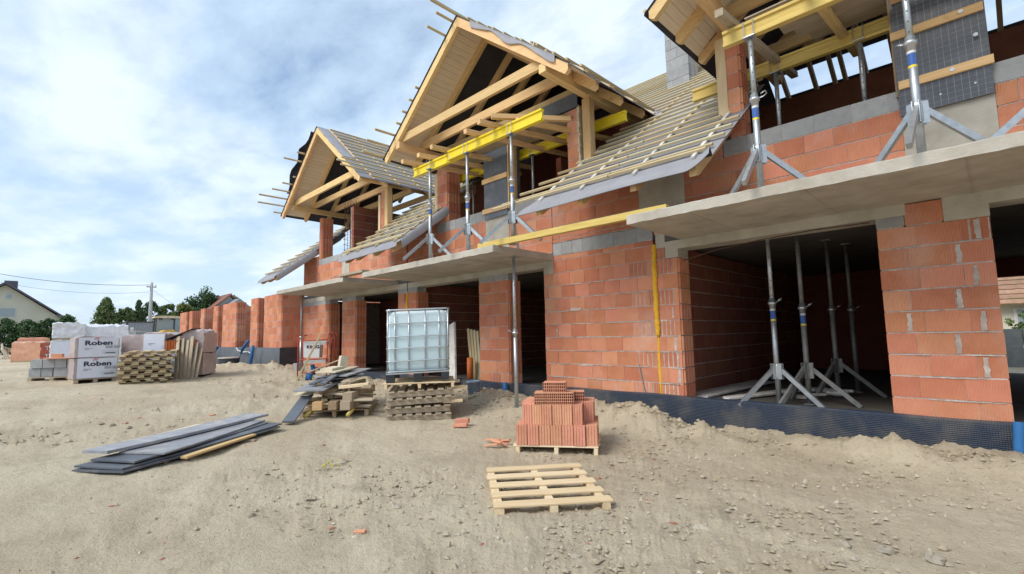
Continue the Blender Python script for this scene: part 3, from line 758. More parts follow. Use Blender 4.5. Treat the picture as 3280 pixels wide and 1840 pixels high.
counter(rA, -3.42, D + 0.5, 12.9, 'batten'); 
rafter_main(HA, -3.42, 5.86, 13.0); rafter_main(HA, -2.56, 5.86, D + 0.4)
dormer(HA, -0.18, 5.88, 8.16, 0.79, 6.05, lambda k: 0.02, lambda k: 5.9, n_raf=6, tie_ys=(0.5, 1.15, 1.9, 2.7), soff=7.4)
m = MB(); 
chim = wall(HB, -5.17, 10.70, 0, 0.56, 7.0, [0.26] * 10, thick=0.56, mod=0.28, mt='block', name='chimney_block', wname='chimney', jl=True)

# ------------------------------------------------------------------ house B: middle
def rib_main(r, a, k):
    if a > 2.06 and r % 2 == 0: return 'ribF'
    return k
mainw = wall(HB, -6.324, D, 0, 2.41, Z0, R8, mod=0.328, stag=0.33, extra=rib_main, ribs=0.0)
wall(HB, -6.07, D, 0, 2.155, 2.669, [K, 0.09], mod=0.328, stag=0.6)
m = MB().box(-6.324, -6.072, D - 0.002, D + 0.3, 2.672, 2.94); obj('concrete_patch', m, 'concrete', HB)
grey_row(HB, -6.07, -3.915, 3.012, 3.262, 0.235)
wall(HB, -11.225, D, 0, 0.435, Z0, R8, jr=True, mod=0.30, stag=0.5, extra=lambda r, a, k: ('ribF' if (k == 'plain' and r % 2) else k))
wall(HB, -8.30, D, 0, 0.962, Z0, R8, jr=True, mod=0.33, stag=0.62, ribs=0.25)
for (a, b) in ((-11.225, -10.79), (-8.30, -7.34)): 
    grey_row(HB, a, b, 2.669, 2.812, 0.26)
lintel(HB, -11.22, -6.07)
obj('balcony_slab', slab_mesh(-10.745, -6.07, 5.66, D + 0.05, 2.938, 3.062), 'concrete', HB)
ground_floor(HB, -11.23, -3.92)
wall(HB, -11.1, D + 0.385, math.pi / 2, 6.0, Z0, [K] * 10, mod=0.375, thick=0.12, single=False, mt='shaded_brick')
plain_wall(HB, -11.2, -3.95, 14.9, 15.2, 0.42, 2.95)
plain_wall(HB, -8.0, -7.88, 9.5, 15, 0.42, 2.95)
wall(HB, -7.9, 10.6, 0, 1.1, Z0, [K] * 10, mod=0.33, single=False, jr=True, mt='shaded_brick')
plain_wall(HB, -6.8, -4.0, 10.6, 10.9, 0.42, 2.95); plain_wall(HB, -6.34, -6.2, D + 0.4, 10.6, 0.42, 2.95)
# upper floor
wall(HB, -11.225, D, 0, 3.20, 3.085, [K] * 4, mod=0.345)
wall(HB, -7.28, D, 0, 1.20, 3.085, [K] * 4, mod=0.345, off=0.1)
wall(HB, -6.07, D, 0, 2.155, 3.27, [0.065, K, K, K], mod=0.345)
wall(HB, -5.36, D, 0, 1.445, 4.085, [K, 0.15], mod=0.345)
wall(HB, -11.225, D, 0, 1.30, 4.085, [K, 0.15], mod=0.345)
grey_row(HB, -9.90, -8.035, 4.085, 4.33, 0.25); grey_row(HB, -7.28, -5.37, 4.085, 4.33, 0.25)
m = MB().box(-8.03, -7.285, D - 0.004, D + 0.3, 3.07, 4.22); obj('concrete_column', m, 'concrete', HB)
wall(HB, -9.87, D, 0, 0.44, 4.33, [K] * 6, thick=0.42, mod=0.3, stag=0.5, jr=True)
wall(HB, -5.62, D, 0, 0.26, 4.33, [K] * 6, thick=0.30, mod=0.4, stag=1.0)
beam('post', (-5.165, D + 0.08, 4.58), (-5.165, D + 0.08, 5.95), 0.17, 0.16, 'pine', HB, up=(0, 1, 0))
m = MB(); rr = random.Random(9)
for i in range(26): m.box(-5.372 + rr.uniform(-.008, .004), -5.335 + rr.uniform(0, .02), D + 0.0 + rr.uniform(-.01, .01), D + 0.1, 4.45 + i * 0.055, 4.45 + (i + 1) * 0.055)
tag(obj('mortar_seam', m, 'cream_board', HB), kind='stuff')
beam('edge_board', (-9.955, D + 0.05, 4.20), (-9.955, D + 0.05, 5.70), 0.025, 0.16, 'pale_pine', HB, up=(1, 0, 0))
plain_wall(HB, -11.2, -3.95, 12.3, 12.5, 3.07, 8.2); plain_wall(HB, -11.24, -11.1, D + 0.25, 12.3, 3.07, 4.6); plain_wall(HB, -3.98, -3.9, D + 0.3, 12.3, 3.07, 4.6)
plain_wall(HB, -7.0, -6.85, 8.6, 12.3, 3.07, 5.6)
def rowsB(k):
    l = [-6.25, -6.02, -5.78, -5.53]; 
    return [((l[k] if k < 4 else -5.3), -3.9), (-11.24, (-9.45 if k < 3 else -9.62))]
rB = roof_slope(HB, -11.25, -3.9, -7.42, 8.16, 0.79, rowsB, [(-5.62, -3.9, 5.86, D + 0.2, 0.45, 0.0, 0.0), (-11.25, -9.40, 5.86, D + 0.2, 0, -0.1, 0.03)])
beam('batten', (-6.42, 6.00, zroof(6.0) + 0.06), (-3.9, 6.00, zroof(6.0) + 0.06), 0.052, 0.04, 'batten', rB, Vector((0, -TP, 1)))
beam('batten', (-11.24, 6.00, zroof(6.0) + 0.06), (-9.5, 6.00, zroof(6.0) + 0.06), 0.052, 0.04, 'batten', rB, Vector((0, -TP, 1)))
for x in (-5.19, -4.34): counter(rB, x, 5.90, D + 0.45)
for x in (-4.34,): counter(rB, x, D + 0.45, 12.9, 'batten')
for x in (-5.19, -4.34): rafter_main(HB, x, 5.86, 12.9 if x > -5 else 8.3)
for x in (-9.70, -10.55): rafter_main(HB, x, 5.86, 12.9 if x < -10 else 8.4); counter(rB, x, 5.90, D + 1.0, 'batten')
# flap of underlay turned over the verge of the eave piece
m = MB(); m.grid([[(-9.42, 5.9 + 0.27 * i, zroof(5.9 + 0.27 * i) + 0.02) for i in range(6)], [(-9.37, 5.9 + 0.27 * i, zroof(5.9 + 0.27 * i) - 0.03) for i in range(6)], [(-9.36, 5.92 + 0.27 * i, zroof(5.9 + 0.27 * i) - 0.19 + 0.01 * (i % 2)) for i in range(6)]])
obj('membrane_flap', m, 'underlay', HB, smooth=True)
m = MB(); m.grid([[(-17.16, 5.9 + 0.3 * i, zroof(5.9 + 0.3 * i) + 0.02) for i in range(9)], [(-17.11, 5.9 + 0.3 * i, zroof(5.9 + 0.3 * i) - 0.03) for i in range(9)], [(-17.10, 5.95 + 0.3 * i, zroof(5.9 + 0.3 * i) - 0.20 + 0.02 * (i % 3)) for i in range(9)]])
obj('membrane_flap', m, 'underlay', HC, smooth=True)
def outB(k): return [0.45, 0.5, 0.02, 0.02, 0.02, 0.12, 0.12, 0.14, 0.14, 0.55, 0.62, 0.6, 0.1][k % 13]
dB = dormer(HB, -7.42, 6.03, 8.12, 0.79, 6.0, outB, lambda k: 6.15 + 0.05 * (k % 3))
# strip of pale underlay hanging over the right barge rafter
def barge_strip(house, cx, yb, apex, tn, s, x0, x1, amp=0.03, drop=0.17):
    P = [[], [], []]; rr = random.Random(3); n = 26
    for i in range(n + 1):
        x = x0 + (x1 - x0) * i / n; z = apex + 0.05 - tn * x; wv = rr.uniform(-amp, amp) * 0.4 + amp * math.sin(i * 0.9)
        P[0].append((cx + s * x, yb + 0.3, z)); P[1].append((cx + s * x, yb - 0.065, z + 0.004)); P[2].append((cx + s * x, yb - 0.075 + wv * 0.3, z - drop * (0.75 + 0.4 * math.sin(i * 0.55 + 1)) + wv))
    m = MB().grid(P); return obj('membrane_strip', m, 'underlay', house, smooth=True)
barge_strip(HB, -7.42, 6.03, 8.12, 0.79, 1, 0.45, 2.6, 0.012, 0.13)
# loose battens stacked on the right slope, ridge boards running out
for k in range(3): beam('loose_batten', (-5.82 + 0.07 * k, 6.5, 7.05 - 0.055 * k), (-5.62 + 0.07 * k, 8.9, 6.93 - 0.055 * k), 0.055, 0.04, 'batten', HB, Vector((0.79, 0, 1)))
beam('ridge_batten', (-7.46, 5.35, 8.22), (-7.46, 11.0, 8.22), 0.05, 0.06, 'batten', HB)

for (hh_, xs_) in ((HA, (-2.55, -1.3, -0.05)), (HB, (-9.5, -8.25, -7.0))):
    for x_ in xs_: obj('formwork_seam', MB().box(x_ - 0.004, x_ + 0.004, 5.68, D - 0.01, (2.948 if hh_ is HA else 2.938) - 0.004, 2.95), 'concrete', hh_)
# ------------------------------------------------------------------ house C: far
wall(HC, -18.28, D, 0, 2.26, Z0 + 0.0, R8, jr=True, mod=0.328, stag=0.5)
wall(HC, -15.10, D, 0, 0.93, Z0, R8, jr=True, mod=0.33, stag=0.5, ribs=0.1)
wall(HC, -11.72, D, 0, 0.445, Z0, R8, mod=0.3, stag=0.6, extra=lambda r, a, k: ('ribF' if r % 2 == 0 else k))
for (a, b) in ((-18.28, -16.02), (-15.10, -14.17), (-11.72, -11.275)): grey_row(HC, a, b, 2.669, 2.812, 0.3)
lintel(HC, -18.2, -11.28)
obj('balcony_slab', slab_mesh(-16.42, -11.75, 5.66, D + 0.05, 2.938, 3.06), 'concrete', HC)
ground_floor(HC, -18.28, -11.27)
plain_wall(HC, -18.2, -11.3, 14.9, 15.2, 0.42, 2.95)
wall(HC, -18.28, 15.2, -math.pi / 2, 7.55, Z0, [K] * 10, mod=0.375, thick=0.2, single=False)
plain_wall(HC, -14.3, -14.15, 9.6, 15, 0.42, 2.95); plain_wall(HC, -17.8, -12.9, 10.2, 10.4, 0.42, 2.95)
wall(HC, -18.28, D, 0, 3.12, 3.085, [K] * 4, mod=0.345)
wall(HC, -14.635, D, 0, 3.36, 3.085, [K] * 4, mod=0.345)
grey_row(HC, -16.98, -15.16, 4.085, 4.30, 0.25); grey_row(HC, -14.63, -12.2, 4.085, 4.30, 0.25)
wall(HC, -12.15, D, 0, 0.87, 4.085, [K, 0.15], mod=0.345)
wall(HC, -18.28, D, 0, 1.25, 4.085, [K, 0.1], mod=0.345)
m = MB().box(-15.15, -14.64, D - 0.004, D + 0.3, 3.07, 4.28); obj('concrete_column', m, 'concrete', HC)
wall(HC, -16.96, D, 0, 0.22, 4.30, [K] * 6, thick=0.42, mod=0.3, stag=1.0, jr=True)
beam('post', (-12.78, D + 0.07, 4.45), (-12.78, D + 0.07, 5.75), 0.12, 0.14, 'pale_pine', HC, up=(0, 1, 0))
wall(HC, -12.70, D + 0.02, 0, 0.17, 4.33, [K] * 6, thick=0.30, mod=0.3, stag=1.0)
beam('post', (-12.40, D + 0.08, 4.58), (-12.40, D + 0.08, 5.95), 0.17, 0.16, 'pine', HC, up=(0, 1, 0))
wall(HC, -14.5, D + 0.06, math.pi / 2, 3.4, 4.28, [K] * 6, mod=0.375, thick=0.25, ragged=0.0, single=True, mt='shaded_brick')
plain_wall(HC, -18.2, -11.35, 12.3, 12.5, 3.07, 7.4); plain_wall(HC, -11.36, -11.25, D + 0.25, 12.3, 3.07, 4.6)
wall(HC, -18.28, 12.3, -math.pi / 2, 4.8, 3.085, [K] * 4, mod=0.375, thick=0.2, single=False)
def rowsC(k):
    return [((-12.35, -12.3, -12.25, -12.2)[k] if k < 4 else -12.2, -11.25), (-18.72 - 0.03 * (k % 2), (-17.15))]
rC = roof_slope(HC, -18.7, -11.25, -14.78, 8.2, 0.81, rowsC, [(-12.28, -11.25, 5.86, D + 0.2, 0.0, 0.0, 0.0), (-18.75, -17.15, 5.9, D + 0.2, 0, 0, 0.0)], rear_cover=True)
beam('batten', (-12.45, 6.00, zroof(6.0) + 0.06), (-11.25, 6.00, zroof(6.0) + 0.06), 0.052, 0.04, 'batten', rC, Vector((0, -TP, 1)))
for x in (-11.5, -12.05): counter(rC, x, 5.90, D + 0.8, 'batten')
for x in (-18.62, -17.9, -17.22): rafter_main(HC, x, 5.9, 12.8 if x < -18 else 8.2)
for x in (-12.0, -11.42): rafter_main(HC, x, 5.86, 8.2)
def outC(k): return [0.02, 0.02, 0.02, 0.3, 0.62, 0.02, 0.12, 0.38, 0.62, 0.95, 0.9, 0.3, 0.05][k % 13]
def rightC(k): return 6.55 if k < 7 else (5.75 if k in (9, 10) else (6.0 if k == 8 else 6.5))
dC = dormer(HC, -14.78, 6.23, 8.2, 0.81, 6.35, outC, rightC, tie_ys=(0.1, 0.75, 1.5, 2.3, 3.1), soff=7.06)
barge_strip(HC, -14.78, 6.23, 8.2, 0.81, 1, 0.15, 1.9, 0.01, 0.02)
# membrane bulging loose on the far slope
m = MB(); P = []
for k in range(16):
    x = 0.25 + 2.0 * k / 15; z = 8.25 - 0.81 * x; b = 0.30 * math.sin(math.pi * k / 15) ** 2 + 0.05 * math.sin(k * 1.4)
    P.append([(-14.78 - x - b * s_ * 0.75, 6.1 + 0.12 * j + 0.05 * math.sin(k), z + 0.07 + b * s_) for j, s_ in enumerate((0.7, 1.0, 0.9, 0.4, 0.0))])
m.grid(P); obj('loose_membrane', m, 'dark_underlay', HC, smooth=True)
# rebar cage on the column stub
m = MB()
for (a, b) in ((-15.1, 0.05), (-14.9, 0.05), (-14.7, 0.05), (-15.1, 0.24), (-14.9, 0.24), (-14.7, 0.24)): m.tube([(a, D + b, 4.2), (a + 0.01, D + b, 6.0 + 0.1 * (a + 15))], 0.008, 5)
cage = empty('rebar_cage', (-14.9, D + 0.15, 4.2), 'rusty rebar cage rising from the column under the farthest gable', 'rebar')
obj('bars', m, 'rust', cage); tag(cage.children[0], kind='stuff')
for k in range(9):
    z = 4.4 + k * 0.18; m = MB().tube([(-15.13, D + 0.02, z), (-14.67, D + 0.02, z + 0.01), (-14.67, D + 0.27, z), (-15.13, D + 0.27, z), (-15.13, D + 0.02, z)], 0.006, 4)
    obj('stirrup', m, 'rust', cage)

# ------------------------------------------------------------------ unfinished block beyond
FB = empty('unfinished_block', (-26, 9, 0.6), 'roofless row of bare brick walls and piers beyond the finished houses', 'building')
R7 = [K] * 8
yF = 6.52
segs = [(-20.15, -18.30), (-21.76, -20.89), (-25.83, -23.68), (-27.45, -26.65), (-29.92, -29.19), (-32.46, -31.77), (-34.76, -33.09)]
for (a, b) in segs: wall(FB, a, yF, 0, b - a, 1.175, R7, jr=True, mod=0.345, thick=0.40)
wall(FB, -18.30, yF + 0.03, math.pi / 2, 0.78, 1.175, R7, mod=0.40, thick=0.3, extra=lambda r, a, k: ('ribF' if (a < 0.3 and r % 2) else k))
for x in (-22.4, -26.4, -29.0, -31.2, -34.7): wall(FB, x, yF + 0.45, math.pi / 2, 4.0, 1.175, R7, mod=0.375, thick=0.25, single=False)
wall(FB, -34.7, yF + 4.5, 0, 16.2, 1.175, R7, mod=0.345, thick=0.3, single=False)
wall(FB, -19.0, yF + 1.3, 0, 0.6, 3.0, [K], mod=0.3, thick=0.3, single=True)
obj('plinth', MB().box(-34.9, -18.28, yF + 0.03, yF + 4.9, 0.1, 1.17), 'geo_fabric', FB)
m = MB(); P = []
for k in range(7):
    row = []
    for i in range(120):
        x = -35.0 + 16.72 * i / 119; z = 1.19 - (1.25) * k / 6
        row.append((x, yF + 0.0 - 0.05 * (k > 0) - 0.035 * k / 6 + 0.018 * math.sin(i * 0.9 + k * 0.5) * (k > 0) + (0.03 * math.sin(k * 1.3 + i * 0.25)) * (k > 1), z))
    P.append(row)
sheet = obj('foundation_sheet', MB().grid(P), 'geo_fabric', FB, smooth=True)
obj('foundation_sheet', MB().grid([[(-18.24, yF - 0.06 + 0.7 * i / 6, 1.19 - 1.2 * k / 3) for i in range(7)] for k in range(4)]), 'dark_underlay', FB)

# ------------------------------------------------------------------ dimpled membrane round the houses' foundation
ms_ = empty('foundation_membrane', (-8, D - 0.06, 0.1), 'dark blue dimpled foundation membrane running along the foot of the brick walls', 'membrane')
m = MB(); P = []
for k, (dy_, z) in enumerate(((0.10, 0.492), (0.0, 0.490), (-0.03, 0.470), (-0.035, 0.30), (-0.04, -0.15))):
    P.append([(x, D - 0.055 + dy_ + 0.012 * math.sin(x * 2.3) + 0.006 * math.sin(x * 7.1 + k), z + (0.008 * math.sin(x * 1.1) + 0.006 * math.sin(x * 4.3) if k < 3 else 0)) for x in np.linspace(-18.2, 3.4, 260)])
obj('sheet', m.grid(P), 'dimple_sheet', ms_, smooth=True)
obj('footing', MB().box(-18.25, 3.4, D - 0.02, D + 0.3, 0.0, 0.417), 'concrete', ms_)
# ------------------------------------------------------------------ steel props
def prop(x, y, z0, z1, label, tripod=None, lean=(0, 0), fork=True, scale=1.0, split=0.55, sticker=True, group='telescopic steel props', handle=0.6, mt='steel'):
    t = empty('steel_prop', (x, y, z0), label, 'prop', group)
    h = z1 - z0; zs = z0 + h * split
    P = lambda z: (x + lean[0] * (z - z0), y + lean[1] * (z - z0), z)
    ob = obj('outer_tube', MB().tube([P(z0 + 0.01), P(zs)], 0.037, 14), mt, t, True)
    obj('inner_tube', MB().tube([P(zs - 0.05), P(z1 - 0.012)], 0.0295, 14), mt, t, True)
    obj('base_plate', MB().box(x - 0.06, x + 0.06, y - 0.06, y + 0.06, z0, z0 + 0.01), 'steel', t)
    q = P(z1)
    hd = MB().box(q[0] - 0.065, q[0] + 0.065, q[1] - 0.065, q[1] + 0.065, z1 - 0.012, z1)
    if fork:
        for a in (-1, 1):
            for b in (-1, 1): hd.tube([(q[0] + a * 0.055, q[1] + b * 0.055, z1 - 0.01), (q[0] + a * 0.055, q[1] + b * 0.055, z1 + 0.20)], 0.006, 5)
    obj('head_fork' if fork else 'head_plate', hd, 'steel', t); 
    q = P(zs)
    obj('collar', MB().lathe([(0.040, -0.09), (0.043, -0.03), (0.058, -0.025), (0.058, 0.008), (0.043, 0.012), (0.040, 0.06)], q, 12), 'cage_steel', t, True)
    a = handle
    d = Vector((math.cos(a), math.sin(a), 0)); n = Vector((-d.y, d.x, 0)); c = Vector(q)
    obj('handle', MB().tube([c + d * 0.04, c + d * 0.09 + n * 0.03 + Vector((0, 0, 0.02)), c + d * 0.13 + n * 0.01 + Vector((0, 0, 0.04)), c + d * 0.12 - n * 0.03 + Vector((0, 0, 0.06)), c + d * 0.07 - n * 0.04 + Vector((0, 0, 0.03))], 0.007, 6), 'cage_steel', t, True)
    holes = MB(); zz_ = zs + 0.10
    vd = (Vector((0, 0, 1.5)) - Vector(q)); vd.z = 0; vd.normalize(); sd_ = Vector((-vd.y, vd.x, 0))
    while zz_ < z1 - 0.08:
        c = Vector(P(zz_)) + vd * 0.0296
        holes.add([c + sd_ * (0.007 * math.cos(i * 1.047)) + Vector((0, 0, 0.009 * math.sin(i * 1.047))) + vd * 0.001 for i in range(6)], [tuple(range(6))]); zz_ += 0.11
    if holes.v: tag(obj('pin_holes', holes, 'black_plastic', t), kind='stuff')
    if sticker:
        zb = zs - 0.24
        obj('sticker', MB().tube([P(zb), P(zb + 0.12)], 0.0378, 12, cap=False), 'sticker_blue', ob, True)
        obj('sticker', MB().tube([P(zb + 0.121), P(zb + 0.15)], 0.0378, 12, cap=False), 'sticker_white', ob, True)
        obj('sticker', MB().tube([P(zb - 0.025), P(zb - 0.001)], 0.0378, 12, cap=False), 'yellow_paint', ob, True)
    if tripod is not None:
        ht = 0.50; c = P(z0 + ht)
        hb = MB()
        for k in range(3):
            an = tripod + k * 2.094; dd = Vector((math.cos(an), math.sin(an), 0)); nn = Vector((-dd.y, dd.x, 0)); b = Vector(c)
            for sg in (-1, 1): hb.frame_box(b + dd * 0.045 + nn * sg * 0.027 + Vector((0, 0, -0.13)), b + dd * 0.045 + nn * sg * 0.027 + Vector((0, 0, 0.09)), 0.07, 0.008, up=nn)
        hb.lathe([(0.040, -0.12), (0.047, -0.1), (0.047, 0.06), (0.040, 0.08)], c, 10)
        tp = obj('tripod', hb, mt, t)
        for k in range(3):
            an = tripod + k * 2.094; dd = Vector((math.cos(an), math.sin(an), 0))
            obj('leg', MB().frame_box(Vector(c) + dd * 0.045 + Vector((0, 0, 0.02)), Vector((c[0], c[1], z0 + 0.005)) + dd * 0.60, 0.042, 0.058), mt, tp)
    return t
SB = 3.064
prop(-8.33, 5.95, SB, 5.075, 'steel prop on tripod under the far end of the bright yellow beam', tripod=0.35, handle=-1.0, split=0.62)
prop(-7.09, 5.95, SB, 5.075, 'steel prop on tripod left of the black column panel, under the bright yellow beam', tripod=0.25, handle=-0.6, split=0.56)
prop(-5.86, 5.95, SB, 5.075, 'steel prop on tripod at the balcony corner, under the bright beam', tripod=0.1, handle=2.8, split=0.58)
prop(-1.81, 6.0, SB + 0.01, 5.02, 'steel prop on tripod left of the gridded black panel, on the nearest balcony', tripod=0.55, handle=0.2, split=0.6)
prop(-0.36, 6.0, SB + 0.01, 5.02, 'steel prop on tripod right in front of the gridded black panel', tripod=0.45, handle=2.6, split=0.62)
prop(0.62, 6.2, SB + 0.01, 5.02, 'steel prop at the right edge, only a leg showing on the balcony', tripod=1.4, handle=1.0)
# inside the upper windows
prop(-9.30, 8.0, 3.06, 5.47, 'thin steel prop behind the left brick pier of the middle gable', fork=True, split=0.5, sticker=False, handle=0.3)
prop(-6.98, 7.75, 3.06, 5.47, 'steel prop inside the middle gable window, right of the black column panel', fork=True, split=0.5, handle=2.7)
prop(-2.02, 7.75, 3.06, 5.33, 'steel prop inside the nearest window, close behind the brick pier', fork=True, split=0.55, handle=0.4)
prop(-0.98, 7.75, 3.06, 5.36, 'steel prop inside the nearest window, left of the gridded black panel', fork=True, split=0.6, handle=0.5)
# wide ground-floor opening
prop(-2.27, 7.65, 0.417, 2.945, 'steel prop on tripod at the front of the wide dark opening', tripod=-0.2, fork=False, split=0.58, handle=0.6, lean=(0, 0.0))
prop(-1.97, 7.98, 0.417, 2.945, 'second steel prop on tripod in the wide dark opening', tripod=0.1, fork=False, split=0.55, handle=0.6, mt='shaded_steel')
prop(-1.86, 9.25, 0.417, 2.945, 'third steel prop on tripod, deep in the wide dark opening', tripod=0.2, fork=False, split=0.55, mt='shaded_steel', sticker=False)
prop(-1.72, 9.95, 0.417, 2.945, 'rearmost steel prop in the wide dark opening', fork=False, split=0.55, mt='shaded_steel', sticker=False)
prop(-6.221, 6.316, GZ(-6.221, 6.316) - 0.01, 2.936, 'lone steel prop on the soil under the corner of the middle balcony', fork=False, split=0.49, handle=-2.4, sticker=False)
prop(-16.20, 6.40, GZ(-16.2, 6.4) - 0.01, 2.936, 'distant steel prop under the balcony of the farthest roofed house', fork=False, split=0.45, sticker=False, handle=2.6)

# ------------------------------------------------------------------ shuttering beams and joists
def hbeam(p0, p1, label, mt='yellow_paint', h=0.2, group='shuttering beams'):
    p0 = Vector(p0); p1 = Vector(p1); ln = (p1 - p0).length; x = (p1 - p0).normalized(); y = Vector((0, 0, 1)).cross(x).normalized(); z = x.cross(y)
    a, b, t_, wb = 0.04, h / 2, 0.042, 0.016
    poly = [(-a, -b), (a, -b), (a, -b + t_ * 0.8), (wb, -b + t_), (wb, b - t_), (a, b - t_ * 0.8), (a, b), (-a, b), (-a, b - t_ * 0.8), (-wb, b - t_), (-wb, -b + t_), (-a, -b + t_ * 0.8)]
    o = bpy.data.objects.new('shuttering_beam', mesh_of('shuttering_beam', MB().prism(poly, -ln / 2, ln / 2, lambda q, r, hh: (hh, q, r)), mt))
    link(o, None, frame_m((p0 + p1) / 2, x, y, z)); return tag(o, label, 'beam', group)
hbeam((-9.03, 6.03, 5.178), (-7.10, 6.03, 5.178), 'bright yellow beam at the far end, lower left of the pair under the middle gable')
hbeam((-7.66, 5.945, 5.178), (-5.10, 5.945, 5.178), 'longer bright yellow beam under the middle gable, ending right of the black column panel')
hbeam((-9.95, 7.78, 5.57), (-4.60, 7.78, 5.57), 'yellow beam running behind the brick piers of the middle gable')
hbeam((-2.12, 6.0, 5.12), (1.6, 6.0, 5.12), 'pale yellow wooden beam above the nearest balcony, in front', 'yellow_wood')
hbeam((-3.29, 7.75, 5.44), (1.9, 7.75, 5.44), 'pale yellow wooden beam inside the nearest window, poking out beside the post', 'yellow_wood')
tag(beam('plank', (-6.60, 5.80, 3.115), (-2.95, 5.93, 3.127), 0.08, 0.105, 'yellow_wood'), 'long yellow plank bridging the gap between the two near balconies', 'plank', 'planks bridging balconies')
tag(beam('plank', (-11.95, 5.74, 3.10), (-10.70, 5.74, 3.10), 0.2, 0.06, 'grey_wood'), 'short wooden plank bridging the two far balconies', 'plank', 'planks bridging balconies')
def joist(p0, p1, label, wd=0.09, ht=0.085, mt='pine', group='loose joists lying on the shuttering beams', cat='joist'):
    o = beam('joist', p0, p1, wd, ht, mt); return tag(o, label, cat, group)
zj = 5.322
joist((-8.90, 5.62, zj), (-8.80, 8.7, zj + 0.25), 'joist end at the far left of the bright yellow beams')
joist((-8.35, 5.66, zj), (-8.25, 8.7, zj + 0.25), 'second joist end from the far left on the bright yellow beams')
joist((-7.80, 5.60, zj), (-7.75, 8.6, zj + 0.25), 'joist end where the two bright yellow beams overlap')
joist((-6.75, 5.62, zj), (-6.60, 8.6, zj + 0.25), 'joist end just left of the black column panel top')
joist((-6.28, 5.55, zj + 0.002), (-5.98, 8.7, zj + 0.25), 'slanting joist crossing above the prop at the balcony corner')
joist((-6.10, 5.70, zj + 0.088), (-5.25, 6.9, zj + 0.12), 'joist lying askew on top of its neighbour near the bright beam end')
joist((-5.75, 6.0, zj), (-5.35, 8.8, zj + 0.25), 'joist behind the near end of the bright yellow beam')
for i, (x, lb) in enumerate(((-2.02, 'stubby weathered joist end at the left end of the nearest pale beam'), (-1.18, 'joist end in the middle of the nearest pale beam'), (-0.55, 'joist end left of the black panel on the nearest pale beam'))):
    joist((x, 5.62, 5.265), (x + 0.05, 8.6, 5.60), lb, 0.10, 0.085, 'grey_wood' if i == 0 else 'pine')
# shuttering deck boards above the joists
for i in range(5):
    y = 6.35 + i * 0.32
    tag(beam('shuttering_board', (-9.2 + 0.1 * i, y, 5.40 + 0.09 * i), (-5.9 + 0.15 * i, y, 5.40 + 0.09 * i), 0.22, 0.022, 'grey_wood'), ('frontmost', 'second', 'third', 'fourth', 'rearmost')[i] + ' shuttering board on the joists of the middle gable', 'board', 'shuttering boards on the middle joists')
for i in range(5):
    y = 6.25 + i * 0.34
    tag(beam('shuttering_board', (-1.9 + 0.1 * i, y, 5.37 + 0.06 * i), (1.4, y, 5.37 + 0.06 * i), 0.24, 0.022, 'grey_wood'), ('frontmost', 'second', 'third', 'fourth', 'rearmost')[i] + ' shuttering board on the joists of the nearest window', 'board', 'shuttering boards on the nearest joists')

# column and lintel formwork
fm = empty('column_formwork', (-7.65, D - 0.04, 4.1), 'scuffed black column formwork with timber battens in the middle gable window', 'formwork')
obj('panel', MB().box(-8.03, -7.28, D - 0.045, D - 0.024, 4.10, 6.0), 'film_ply', fm)
obj('side_panel', MB().box(-7.275, -7.255, D - 0.045, D + 0.35, 4.25, 5.9), 'film_ply', fm)
for z in (4.28, 4.98, 5.86): beam('waler', (-8.07, D - 0.06, z), (-7.26, D - 0.06, z), 0.028, 0.11, 'pine', fm)
beam('edge_stud', (-7.235, D - 0.02, 4.22), (-7.235, D - 0.02, 5.85), 0.03, 0.07, 'pine', fm, up=(0, 1, 0))
beam('edge_stud', (-7.20, D + 0.14, 4.22), (-7.20, D + 0.14, 5.75), 0.03, 0.09, 'pine', fm, up=(0, 1, 0))
fm = empty('column_formwork', (-0.19, D - 0.04, 3.98), 'large dark formwork panel with a pale grid and two timber walers, nearest window', 'formwork')
px0, px1, pz0, pz1 = -0.59, 0.21, 3.99, 6.1
obj('panel', MB().box(px0, px1, D - 0.05, D - 0.025, pz0, pz1), 'film_ply', fm)
g = MB()
for i in range(1, 13): x = px0 + (px1 - px0) * i / 13; g.box(x - 0.0015, x + 0.0015, D - 0.0515, D - 0.0495, pz0, pz1)
for i in range(1, 34): z = pz0 + (pz1 - pz0) * i / 34; g.box(px0, px1, D - 0.0513, D - 0.0493, z - 0.0009, z + 0.0009)
tag(obj('grid_print', g, 'print_grey', fm), kind='stuff')
obj('side_panel', MB().box(px0 - 0.022, px0 - 0.002, D - 0.05, D + 0.3, pz0 + 0.25, pz1), 'ply_edge', fm)
beam('waler', (-0.575, D - 0.065, 4.36), (0.23, D - 0.065, 4.36), 0.028, 0.10, 'pine', fm)
beam('waler', (-0.61, D - 0.065, 4.985), (0.20, D - 0.065, 4.985), 0.028, 0.10, 'pine', fm)
for (x, z) in ((-0.10, 4.365), (0.02, 5.0), (0.115, 4.68)): obj('tie_washer', MB().prism([(x + 0.022 * math.cos(i * 0.785), z + 0.022 * math.sin(i * 0.785)) for i in range(8)], D - 0.085, D - 0.079, lambda a, b, h: (a, h, b)), 'cage_steel', fm)
for (x, z) in ((-0.22, 4.13), (0.07, 4.15)): obj('hole_plug', MB().prism([(x + 0.011 * math.cos(i * 0.785), z + 0.011 * math.sin(i * 0.785)) for i in range(8)], D - 0.056, D - 0.052, lambda a, b, h: (a, h, b)), 'print_white', fm)
o = obj('lintel_formwork', MB().box(-6.95, -5.34, D - 0.03, D - 0.008, 5.845, 6.13), 'film_ply'); tag(o, 'stained dark lintel panel between the brick pier and the column formwork, middle gable', 'formwork')

